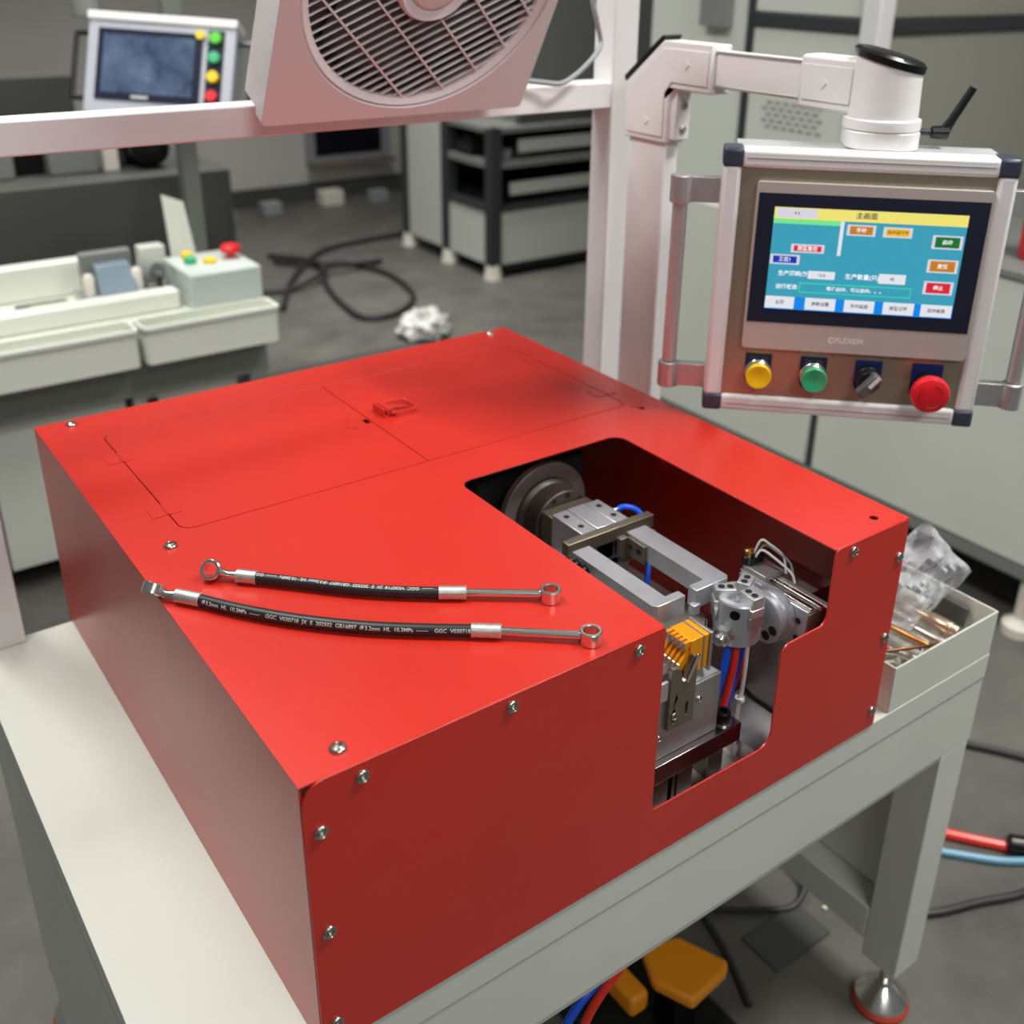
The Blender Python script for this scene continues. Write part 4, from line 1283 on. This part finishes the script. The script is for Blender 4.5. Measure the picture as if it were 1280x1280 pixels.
plastic_bag('crumpled clear plastic bag sticking up out of the parts tray over its right wall', 0.708, 0.088, 0.042, 0.040, 0.056, 0.010, -0.62, -0.45, 3, (0.745, 0.11, 0.06), roll=0.85)
plastic_bag('smaller creamy clear plastic bag lying between the red cover and the parts', 0.690, 0.150, 0.030, 0.050, 0.030, 0.018, -0.45, -0.5, 9, (0.69, 0.15, 0.03))
rod('bolt', (0.703, 0.122, 0.095), (0.752, 0.086, 0.083), 0.0035, STEEL, 'steel bolt inside the upright plastic bag', 'bolt', None, 0.006)


# ------------------------------------------------------------------ things on the floor near the bench
def build_pedal():
    t = thing('foot_pedal', 'orange foot pedal on the floor under the bench', 'foot pedal', (0.55, 0.16, -T))
    part('base', MB().box(0.42, 0.585, 0.06, 0.27, -T, -T + 0.03), BLACKP, t, bev=0.006)
    part('pedal_housing', MB().box(0.446, 0.474, 0.150, 0.205, -0.475, -0.443), PEDAL, t, bev=0.006)
    top = [(0.478, 0.150), (0.4985, 0.102), (0.560, 0.109), (0.574, 0.118), (0.549, 0.180), (0.500, 0.200)]
    part('pedal_cover', MB().prism(top, -0.448, -0.430, XY), PEDAL, t, bev=0.005)
    part('pedal_stem', MB().box(0.50, 0.54, 0.13, 0.17, -T + 0.031, -0.449), BLACKM, t, bev=0.004)
    return t


build_pedal()


def floor_run(name, mtl, pts, r, label, cat='cable', group=None):
    P = spline([(x, y, -T + r + dz) for x, y, dz in pts], 8)
    return single(name, MB().tube(P, r, n=8), mtl, label, cat, (pts[0][0], pts[0][1], -T), group=group)


floor_run('air_hose', REDT, [(1.02, 0.30, 0), (1.06, 0.21, 0), (1.10, 0.152, 0), (1.165, 0.068, 0), (1.23, 0.0, 0)], 0.008, 'red air hose on the concrete floor right of the bench', 'hose')
floor_run('air_hose', CYANT, [(1.00, 0.20, 0), (1.06, 0.138, 0), (1.12, 0.072, 0), (1.17, 0.03, 0), (1.22, -0.05, 0)], 0.006, 'pale blue air hose next to the red hose on the floor', 'hose')
single('hose_coupling', MB().lathe([(0.010, 0), (0.014, 0.004), (0.014, 0.03), (0.017, 0.034), (0.017, 0.05), (0.012, 0.06)], (1.155, 0.078, -T + 0.017), (0.66, -0.75, 0), n=16), BLACKP,
       'black coupling on the end of the red floor hose', 'coupling', (1.165, 0.065, -T))
floor_run('floor_cable', CABLE, [(0.86, 0.20, 0), (0.90, 0.12, 0), (0.95, 0.072, 0), (1.03, 0.04, 0), (1.10, 0.012, 0), (1.2, 0.0, 0)], 0.006, 'dark cable lying on the floor beside the right bench leg')
floor_run('floor_cable', CABLE, [(1.12, 0.40, 0), (1.25, 0.33, 0), (1.34, 0.22, 0), (1.40, 0.12, 0)], 0.007, 'dark cable lying on the floor behind the parts tray')
floor_run('floor_cable', CABLE, [(0.66, 0.30, 0), (0.70, 0.26, 0), (0.76, 0.215, 0), (0.80, 0.195, 0), (0.84, 0.21, 0.01), (0.86, 0.26, 0.04), (0.85, 0.33, 0.06)], 0.005, 'dark cable curling on the floor under the bench behind the pedal')
floor_run('floor_cable', CABLE, [(0.70, 0.40, 0), (0.69, 0.30, 0), (0.665, 0.20, 0), (0.63, 0.12, 0)], 0.005, 'dark cable running beside the orange foot pedal')
single('floor_plate', MB().box(0.70, 0.81, 0.135, 0.20, -T, -T + 0.004), MACHD, 'flat dark grey plate on the floor under the bench', 'plate', (0.75, 0.165, -T), bev=0.001)
single('scrap_strip', MB().box(0.835, 0.86, 0.165, 0.171, -T, -T + 0.003), CREAM, 'small cream paper scrap on the floor by the right bench leg', 'scrap', (0.847, 0.168, -T))
for mtl, pts, lab in ((REDT, [(0.345, 0.055, -0.1285), (0.328, 0.042, -0.152), (0.309, 0.032, -0.169), (0.286, 0.03, -0.183), (0.266, 0.03, -0.211), (0.25, 0.04, -0.30), (0.25, 0.08, -0.45), (0.26, 0.16, -T + 0.005)], 'red air tube hanging down from below the front of the bench'),
                      (BLUE, [(0.322, 0.060, -0.1285), (0.307, 0.046, -0.153), (0.289, 0.038, -0.174), (0.262, 0.036, -0.190), (0.240, 0.036, -0.220), (0.225, 0.045, -0.30), (0.225, 0.09, -0.45), (0.235, 0.17, -T + 0.005)], 'blue air tube hanging down from below the front of the bench')):
    single('air_tube', MB().tube(spline(pts, 8), 0.0042, n=10), mtl, lab, 'tube', (pts[-1][0], pts[-1][1], -T), group='air tubes below the bench')
single('inlet_plug', MB().box(0.655, 0.70, 0.075, 0.10, -0.155, -0.129).box(0.665, 0.70, 0.08, 0.095, -0.165, -0.155), WHITE, 'white plug below the front apron of the bench', 'plug', (0.67, 0.09, -0.155), bev=0.002)
single('blue_cap', MB().lathe([(0.012, 0), (0.018, 0.004), (0.018, 0.03), (0.012, 0.036)], (-0.135, 0.56, -T), n=18), mat('blue_cap', (40, 80, 150), rough=0.5),
       'small blue plastic cap on the floor at the left of the bench', 'cap', (-0.135, 0.56, -T))


# ------------------------------------------------------------------ background: second bench with white trays (left)
def build_bg_bench():
    t = thing('assembly_bench', 'grey assembly bench at the back left, under the white trays', 'workbench', (0.2, 1.9, -T))
    x0, x1, y0, y1 = -0.9, 0.665, 1.66, 2.06
    part('bench_top', MB().box(x0, x1, y0, y1, -0.03, 0.0), BENCH, t, bev=0.002)
    part('apron', MB().box(x0, x1, y0 + 0.002, y0 + 0.02, -0.16, -0.0305), MACHM, t)
    for xs in ((-0.9, -0.31), (-0.30, 0.07), (0.082, 0.355), (0.372, 0.60)):
        part('door_panel', MB().box(xs[0], xs[1], y0 + 0.03, y0 + 0.045, -0.498, -0.162), MACH, t, bev=0.002)
    part('cabinet_body', MB().box(x0, 0.60, y0 + 0.046, y1 - 0.01, -0.498, -0.031), MACHD, t)
    for xx in (x0 + 0.005, x1 - 0.045):
        for yy in (y0 + 0.001, y1 - 0.041):
            part('leg', MB().box(xx, xx + 0.04, yy, yy + 0.04, -T, -0.161), MACHM, t, bev=0.002)
    part('door_catch', MB().box(0.40, 0.42, y0 + 0.018, y0 + 0.029, -0.215, -0.18), BLACKP, t)
    return t


build_bg_bench()


def white_bin(x0, x1, label):
    y0, y1 = 1.585, 1.657
    t = thing('white_bin', label, 'bin', ((x0 + x1) / 2, 1.62, -0.07), group='white bins on the back left bench')
    o = rr(x0, x1, y0, y1, 0.012, 4)
    part('bin_shell', MB().prism(o, -0.070, 0.006, XY, holes=[rr(x0 + 0.004, x1 - 0.004, y0 + 0.004, y1 - 0.004, 0.009, 4)]), TRAYW, t, bev=0.001)
    part('bin_floor', MB().prism(rr(x0 + 0.0045, x1 - 0.0045, y0 + 0.0045, y1 - 0.0045, 0.009, 4), -0.070, -0.067, XY), TRAYW, t)
    part('bin_rim', MB().prism(rr(x0 - 0.003, x1 + 0.003, y0 - 0.004, y1, 0.013, 4), 0.0, 0.009, XY, holes=[rr(x0 + 0.003, x1 - 0.003, y0 + 0.003, y1 - 0.005, 0.009, 4)]), TRAYW, t, bev=0.001)
    part('bin_hook', MB().box(x0 + 0.03, x1 - 0.03, y1 + 0.0002, y1 + 0.02, 0.0005, 0.004), TRAYW, t)
    return t


white_bin(-0.06, 0.372, 'long white plastic bin on the front of the back bench, left one')
white_bin(0.385, 0.668, 'shorter white plastic bin on the front of the back bench, right one')
single('white_sill', MB().box(-0.9, 0.50, 1.70, 1.745, 0.0006, 0.040), TRAYW, 'long white rail on top of the back left bench', 'rail', (0.0, 1.72, 0.0), bev=0.004)
single('white_sill', MB().box(-0.9, 0.40, 1.92, 1.96, 0.0006, 0.075), TRAYW, 'taller white rail at the rear of the back left bench', 'rail', (0.0, 1.94, 0.0), bev=0.004)
single('part_strip', MB().box(0.02, 0.31, 1.77, 1.83, 0.0006, 0.012).box(0.20, 0.30, 1.775, 1.82, 0.012, 0.025), MACHD, 'dark strip fixture lying between the two white rails', 'fixture', (0.2, 1.8, 0.0), bev=0.001)
single('label_block', MB().box(0.222, 0.30, 1.755, 1.768, 0.0006, 0.03).box(0.22, 0.302, 1.754, 1.769, 0.03, 0.034), mat('pale_yellow_edge', (214, 214, 170), rough=0.5), 'small white block with a yellowish edge beside the dark strip fixture', 'block', (0.26, 1.76, 0.0))


def build_bg_station():
    t = thing('press_station', 'silver clamping station on the back left bench', 'press', (0.44, 1.83, 0))
    part('station_base', MB().box(0.325, 0.50, 1.75, 1.86, 0.0006, 0.030), ALUF, t, bev=0.003)
    part('ramp', MB().hexa([(0.36, 1.775, 0.031), (0.44, 1.775, 0.031), (0.44, 1.84, 0.031), (0.36, 1.84, 0.031), (0.365, 1.81, 0.085), (0.435, 1.81, 0.085), (0.435, 1.84, 0.085), (0.365, 1.84, 0.085)]), mat('blue_grey_glass', (120, 138, 150), rough=0.15), t, bev=0.002)
    part('top_bridge', MB().box(0.345, 0.45, 1.842, 1.868, 0.0306, 0.105), MACHM, t, bev=0.003)
    for x in (0.345, 0.444, 0.478):
        part('clamp_post', MB().lathe([(0.012, 0.0), (0.012, 0.035), (0.008, 0.042)], (x, 1.80, 0.031), n=14), CREAM, t)
    part('motor', MB().lathe([(0.024, 0), (0.024, 0.045)], (0.468, 1.83, 0.058), (0.4, -1, 0), n=18), MACHM, t)
    part('gear', MB().lathe([(0.018, 0), (0.018, 0.012)], (0.475, 1.765, 0.054), (1, -0.3, 0), n=14), BLACKP, t)
    part('upper_block', MB().box(0.475, 0.53, 1.862, 1.90, 0.0306, 0.098).box(0.47, 0.533, 1.862, 1.91, 0.0006, 0.030), TRAYW, t, bev=0.003)
    return t


build_bg_station()


def build_ctrl_box():
    t = thing('button_box', 'pale mint button box with a red stop button on the back left bench', 'button box', (0.585, 1.70, 0))
    x0, x1, y0, y1 = 0.512, 0.668, 1.662, 1.835
    part('box_body', MB().box(x0, x1, y0, y1, 0.0006, 0.078), CTRLBOX, t, bev=0.004)
    e = part('stop_button', MB().lathe([(0.010, 0), (0.010, 0.010), (0.021, 0.012), (0.022, 0.022), (0.016, 0.028), (0.004, 0.030)], (0.640, 1.76, 0.0785), n=24), REDB, t)
    part('push_button', MB().lathe([(0.014, 0), (0.014, 0.008), (0.011, 0.010)], (0.585, 1.74, 0.0785), n=18), YEL, t)
    part('push_button', MB().lathe([(0.013, 0), (0.013, 0.012), (0.010, 0.014)], (0.5475, 1.755, 0.0785), n=18), GRN, t)
    part('push_button', MB().lathe([(0.013, 0), (0.013, 0.012), (0.010, 0.014)], (0.556, 1.80, 0.0785), n=18), YEL, t)
    part('lid_plate', MB().hexa([(0.540, 1.843, 0.0006), (0.600, 1.84, 0.0006), (0.600, 1.846, 0.0006), (0.540, 1.849, 0.0006),
                                 (0.540, 1.873, 0.205), (0.585, 1.87, 0.185), (0.585, 1.876, 0.185), (0.540, 1.879, 0.205)]), TRAYW, t, bev=0.001)
    return t


build_ctrl_box()


def build_bg_panel():
    TL, TR, BL = Vector((0.458, 1.970, 0.571)), Vector((0.693, 1.776, 0.540)), Vector((0.408, 1.902, 0.385))
    rx = (TR - TL)
    w = rx.length
    uy = (TL - BL)
    h = uy.length
    rx.normalize()
    uy.normalize()
    k = rx.dot(uy) * 0.5
    rx, uy = (rx - uy * k).normalized(), (uy - rx * k).normalized()
    uy = (uy - rx * uy.dot(rx)).normalized()
    nz = rx.cross(uy)
    rot = Matrix((rx, uy, nz)).transposed()
    t = thing('operator_terminal', 'second operator terminal with a dark screen and a column of round buttons, beyond the beam', 'control panel', tuple(BL), rot=rot)
    part('housing', MB().box(0, w, 0, h, -0.06, 0), mat('terminal_grey', (176, 180, 188), rough=0.45), t, bev=0.004)
    ms = MB().box(0.66, 0.70, 2.075, 2.115, -T, 1.10).box(0.46, 0.66, 2.075, 2.115, 1.06, 1.10).cyl((0.482, 2.03, 0.57), (0.482, 2.08, 1.06), 0.022, n=20).cyl((0.482, 2.03, 0.56), (0.482, 2.034, 0.61), 0.030, n=20)
    inv = rot.transposed()
    ms.v = [tuple(inv @ (Vector(p) - BL)) for p in ms.v]
    part('mast', ms, MACHM, t, bev=0.002)
    part('top_rail', MB().box(-0.002, w + 0.002, h - 0.012, h + 0.006, -0.055, 0.006), WHITE, t, bev=0.003)
    s = part('screen_border', MB().box(0.024, w * 0.78, 0.030, h - 0.028, -0.0005, 0.004), NAVYD, t)
    part('screen', MB().box(0.036, w * 0.73, 0.044, h - 0.040, 0.0038, 0.0046), SCREENOFF, s)
    part('logo_mark', MB().box(0.10, 0.135, 0.034, 0.040, 0.0038, 0.0045), PRINT, s)
    part('button_strip', MB().box(w * 0.815, w * 0.925, 0.006, h - 0.018, -0.0005, 0.002), NAVYD, t)
    for k, m_ in enumerate((mat('bright_green', (80, 200, 40), rough=0.4), GRN, YEL, REDB)):
        part('push_button', MB().lathe([(0.0115, 0.002), (0.0125, 0.004), (0.0125, 0.012), (0.010, 0.014)], (w * 0.87, h - 0.036 - k * 0.040, 0), n=20), m_, t)
    part('indicator', MB().lathe([(0.009, 0.0), (0.009, 0.010)], (w * 0.765, h - 0.031, 0), n=16), YEL, t)
    for s_ in (-1, 1):
        xx = 0 if s_ < 0 else w
        part('handle', MB().tube(spline([(xx, h - 0.035, -0.02), (xx + s_ * 0.026, h - 0.035, -0.02), (xx + s_ * 0.031, h - 0.045, -0.02), (xx + s_ * 0.031, 0.045, -0.02), (xx + s_ * 0.026, 0.035, -0.02), (xx, 0.035, -0.02)], 5), 0.0055, n=10), BLACKP, t)
    return t


build_bg_panel()
def build_dark_cabinet():
    t = thing('dark_cabinet', 'dark grey low machine behind the back left bench', 'machine', (0.0, 2.6, -T))
    part('cabinet_body', MB().box(-1.2, 0.86, 2.30, 2.75, -T + 0.05, 0.165), MACHD, t, bev=0.004)
    part('plinth', MB().box(-1.15, 0.82, 2.33, 2.72, -T, -T + 0.05), BLACKP, t)
    part('back_board', MB().box(-1.2, 0.60, 2.74, 2.76, 0.166, 0.37), MACHD, t)
    part('column', MB().box(0.44, 0.56, 2.42, 2.60, 0.166, 0.27), MACHM, t, bev=0.004)
    part('column', MB().box(0.30, 0.36, 2.42, 2.60, 0.166, 0.26), MACHM, t, bev=0.004)
    part('gap_shade_block', MB().box(0.365, 0.435, 2.46, 2.58, 0.166, 0.30), BLACKM, t)  # solid black block standing in for the shade between the columns
    part('spindle', MB().lathe([(0.04, 0), (0.05, 0.02), (0.05, 0.06), (0.02, 0.08)], (0.69, 2.46, 0.21), (0, -1, 0.2), n=20), BLACKM, t)
    part('orange_guard', MB().prism([(0.63, 0.272), (0.75, 0.272), (0.75, 0.325), (0.63, 0.305)], 2.40, 2.52, XZ), mat('burnt_orange', (178, 74, 28), rough=0.5), t, bev=0.003)
    part('bracket', MB().box(0.64, 0.74, 2.47, 2.53, 0.166, 0.27), BLACKM, t)
    part('white_post', MB().box(0.575, 0.61, 2.42, 2.47, 0.166, 0.34), CREAM, t)
    part('grey_knob', MB().lathe([(0.02, 0), (0.028, 0.01), (0.028, 0.05), (0.015, 0.06)], (0.79, 2.42, 0.166), n=16), GREY, t)
    return t


build_dark_cabinet()


# ------------------------------------------------------------------ background: rolling rack (centre)
def build_rack():
    t = thing('shelf_rack', 'grey shelving machine rack with dark posts on the far floor', 'rack', (2.8, 3.45, -T))
    x0, x1, y0, y1 = 2.25, 3.5, 3.12, 3.86
    for x in (x0, x1 - 0.05):
        for y in (y0, 3.46, y1 - 0.05):
            part('post', MB().box(x, x + 0.05, y, y + 0.05, -0.50, 0.06), PROFD, t)
            part('caster', MB().cyl((x + 0.025, y + 0.025, -T), (x + 0.025, y + 0.025, -0.50), 0.04, 0.03, n=16), CREAM, t)
    for z0, z1, m_ in ((-0.278, -0.255, PROFD), (-0.10, -0.075, MACHM), (0.04, 0.06, MACHM)):
        part('shelf', MB().box(x0 + 0.022, x1 - 0.003, y0 + 0.003, y1 - 0.021, z0, z1), m_, t)
        part('shelf_lip', MB().box(x0 + 0.004, x0 + 0.0215, y0 + 0.051, 3.459, z0, z1), m_, t)
    part('front_panel', MB().box(x0 + 0.051, x1 - 0.051, y0 + 0.01, y0 + 0.02, -0.50, -0.279), MACH, t)
    part('side_panel', MB().box(x0 + 0.01, x0 + 0.02, y0 + 0.051, 3.459, -0.50, -0.279), MACH, t)
    part('side_panel', MB().box(x0 + 0.01, x0 + 0.02, 3.511, y1 - 0.051, -0.50, 0.039), MACH, t)
    part('back_panel', MB().box(x0 + 0.051, x1 - 0.051, y1 - 0.02, y1 - 0.01, -0.50, 0.039), MACHD, t)
    part('drawer_front', MB().box(2.36, x1 - 0.06, y0 + 0.02, y0 + 0.03, -0.215, -0.165), MACH, t)
    part('drawer_front', MB().box(2.40, x1 - 0.06, y0 + 0.02, y0 + 0.03, -0.045, 0.005), MACH, t)
    part('kerb', MB().box(x0 + 0.05, x1 - 0.05, y0 + 0.01, y0 + 0.05, -0.53, -0.501), BLACKP, t)
    # machine body standing on the rack
    part('upper_body', MB().box(2.46, 3.5, 3.2, 3.8, 0.061, 0.95), MACHM, t, bev=0.006)
    part('upper_band', MB().box(2.42, 3.5, 3.16, 3.195, 0.061, 0.14), MACHD, t)
    part('vise', MB().lathe([(0.05, 0), (0.05, 0.06), (0.03, 0.08), (0.03, 0.12)], (2.31, 3.42, -0.055), (0.4, -0.4, 0.4), n=16), BLACKP, t)
    part('vise', MB().box(2.27, 2.40, 3.30, 3.42, -0.074, -0.02), BLACKP, t, bev=0.004)
    part('tool_bits', MB().lathe([(0.02, 0), (0.026, 0.04)], (2.36, 3.18, -0.074), n=12), GREY, t)
    part('tool_bits', MB().box(2.30, 2.44, 3.17, 3.20, -0.254, -0.235), BLACKP, t)
    return t


build_rack()


def build_monitor():
    t = thing('wall_screen', 'dark screen in a shallow frame low on the back wall', 'screen', (2.48, 4.985, -0.30))
    part('frame', MB().box(2.30, 2.80, 4.96, 4.9995, -0.36, -0.10), GREY, t, bev=0.004)
    part('glass', MB().box(2.345, 2.745, 4.955, 4.9598, -0.325, -0.11), BLKSCREEN, t)
    part('ledge', MB().box(2.29, 2.81, 4.90, 4.9595, -0.378, -0.361), mat('wood_ledge', (120, 110, 96), rough=0.7), t)
    return t


build_monitor()

floor_run('floor_cable', CABLE, [(1.60, 3.85, 0), (1.72, 3.70, 0), (1.85, 3.66, 0), (1.92, 3.42, 0), (1.86, 3.10, 0), (1.70, 2.93, 0), (1.56, 2.94, 0), (1.57, 3.15, 0), (1.63, 3.40, 0), (1.72, 3.66, 0.02), (1.62, 3.95, 0)], 0.012,
          'thick dark cable looped on the floor in front of the rack')
floor_run('floor_cable', CABLE, [(1.35, 3.2, 0), (1.55, 3.55, 0), (1.85, 3.90, 0), (2.15, 3.98, 0), (2.4, 4.0, 0)], 0.012, 'thick dark cable running along the floor towards the rack')
floor_run('floor_cable', CABLE, [(1.30, 3.5, 0), (1.45, 3.42, 0), (1.60, 3.45, 0.02), (1.72, 3.55, 0.03), (1.85, 3.56, 0.02), (2.0, 3.62, 0)], 0.011, 'dark cable crossing the loop on the floor')
for k, (x, y, s) in enumerate(((1.98, 4.76, 0.05), (2.35, 4.82, 0.06), (2.60, 4.75, 0.05), (1.72, 4.70, 0.045))):
    single('carton', MB().box(x - s, x + s, y - s * 0.7, y + s * 0.7, -T, -T + s * 1.3), (GREY, CREAM, GREY, MACHM)[k],
           ('small grey box at the foot of the back wall, left of the cream box', 'cream box at the foot of the back wall below the screen', 'grey box at the foot of the back wall nearest the rack', 'mid-grey box at the foot of the back wall, leftmost')[k], 'box', (x, y, -T), bev=0.004)


def build_crumple():
    random.seed(2)
    vs, fs = [], []
    n, mm = 16, 24
    for i in range(n + 1):
        ph = math.pi * i / n
        for j in range(mm):
            th = 2 * math.pi * j / mm
            d = Vector((math.sin(ph) * math.cos(th), math.sin(ph) * math.sin(th), math.cos(ph)))
            q = 1 + 0.5 * noise.noise(d * 2.2) + 0.25 * noise.noise(d * 6)
            vs.append((1.655 + d.x * 0.085 * q, 2.665 + d.y * 0.08 * q, max(-T + 0.001, -T + 0.04 + d.z * 0.055 * q)))
    for i in range(n):
        for j in range(mm):
            fs.append((i * mm + j, i * mm + (j + 1) % mm, (i + 1) * mm + (j + 1) % mm, (i + 1) * mm + j))
    single('plastic_wrap', MB().add(vs, fs), mat('pale_wrap', (214, 214, 208), rough=0.25), 'crumpled pale plastic wrap on the floor behind the red cover', 'wrap', (1.655, 2.665, -T))


build_crumple()
single('dark_mat', MB().box(0.95, 1.62, 2.15, 2.62, -T, -T + 0.006), MACHD, 'dark grey rubber mat on the floor right of the back bench', 'mat', (1.3, 2.4, -T), bev=0.002)
single('scrap_disc', MB().lathe([(0.045, 0), (0.05, 0.01), (0.05, 0.05), (0.035, 0.06)], (1.02, 1.06, -T), n=20).lathe([(0.03, 0.06), (0.03, 0.075)], (1.02, 1.06, -T), n=20), CREAM,
       'round cream plastic pot on the floor behind the support arm', 'pot', (1.02, 1.06, -T))


# ------------------------------------------------------------------ background: enclosed machine (right)
def build_right_machine():
    t = thing('enclosed_machine', 'large grey-green enclosed machine along the right side', 'machine', (2.2, 1.0, -T))
    X = 1.69
    part('lower_panel', MB().box(X, X + 0.02, -0.60, 0.950, -0.40, 0.155), MACH, t, bev=0.006)
    part('lower_panel', MB().box(X, X + 0.02, 0.968, 1.60, -0.40, 0.155), MACH, t, bev=0.006)
    part('seam_profile', MB().box(X + 0.003, X + 0.021, 0.950, 0.968, -0.395, 0.155), PROFD, t)
    part('lower_frame', MB().box(X + 0.022, X + 1.0, -0.60, 1.60, -0.40, 0.150), MACHM, t)
    part('bottom_rail', MB().box(X + 0.004, X + 0.05, -0.60, 1.60, -0.435, -0.401), MACHM, t, bev=0.008)
    part('top_ledge', MB().box(X - 0.004, X + 1.0, -0.60, 0.93, 0.156, 0.175), MACHM, t, bev=0.004)
    for y in (0.40, -0.4, 1.0, 1.55):
        part('foot', MB().lathe([(0.035, -T), (0.035, -T + 0.02), (0.015, -T + 0.035), (0.015, -0.436)], (X + 0.03, y, 0), n=16), CREAM, t)
    # upper enclosure set back beyond the corner post
    part('corner_post', MB().box(X - 0.002, X + 0.045, 0.925, 0.972, 0.176, 1.2), ALUP, t, bev=0.004)
    part('upper_panel', MB().box(X + 0.008, X + 0.02, 0.974, 1.262, 0.157, 0.560), MACH, t)
    part('cross_rail', MB().box(X + 0.0, X + 0.03, 0.974, 1.262, 0.562, 0.592), PROFD, t, bev=0.003)
    part('upper_panel', MB().box(X + 0.008, X + 0.02, 0.974, 1.262, 0.594, 1.2), MACH, t)
    part('seam_profile', MB().box(X + 0.003, X + 0.022, 1.264, 1.282, 0.157, 1.2), PROFD, t)
    part('upper_panel', MB().box(X + 0.008, X + 0.02, 1.284, 1.60, 0.157, 1.2), MACH, t)
    part('vent_box', MB().box(X - 0.02, X + 0.007, 1.33, 1.41, 0.555, 0.70), MACHM, t)
    part('front_panel', MB().box(X + 0.047, X + 1.2, 0.955, 0.970, 0.157, 0.560), mat('olive_grey_panel', (150, 150, 138), rough=0.5), t)
    part('cross_rail', MB().box(X + 0.047, X + 1.2, 0.945, 0.972, 0.562, 0.592), PROFD, t, bev=0.003)
    part('front_panel', MB().box(X + 0.047, X + 1.2, 0.955, 0.970, 0.594, 1.2), mat('olive_grey_panel', (150, 150, 138), rough=0.5), t)
    # pressed vent slots
    for r in range(5):
        for c in range(7):
            y = 1.045 + c * 0.024 + (r % 2) * 0.012
            z = 0.352 + r * 0.013
            part('vent_slot', MB().box(X + 0.0065, X + 0.0079, y, y + 0.015, z, z + 0.0045), MACHM, t)
    return t


build_right_machine()
single('red_bottle', MB().lathe([(0.035, 0), (0.04, 0.01), (0.04, 0.12), (0.03, 0.14), (0.015, 0.15), (0.015, 0.17)], (1.80, 0.565, 0.176), n=20), REDB, 'red plastic container on the ledge of the right machine', 'container', (1.80, 0.565, 0.176))
single('grey_drum', MB().cyl((1.76, 0.30, 0.218), (1.76, 0.52, 0.218), 0.042, n=24).cyl((1.76, 0.295, 0.218), (1.76, 0.30, 0.218), 0.03, n=24), GREY, 'grey roller lying on the ledge of the right machine', 'roller', (1.76, 0.41, 0.176))
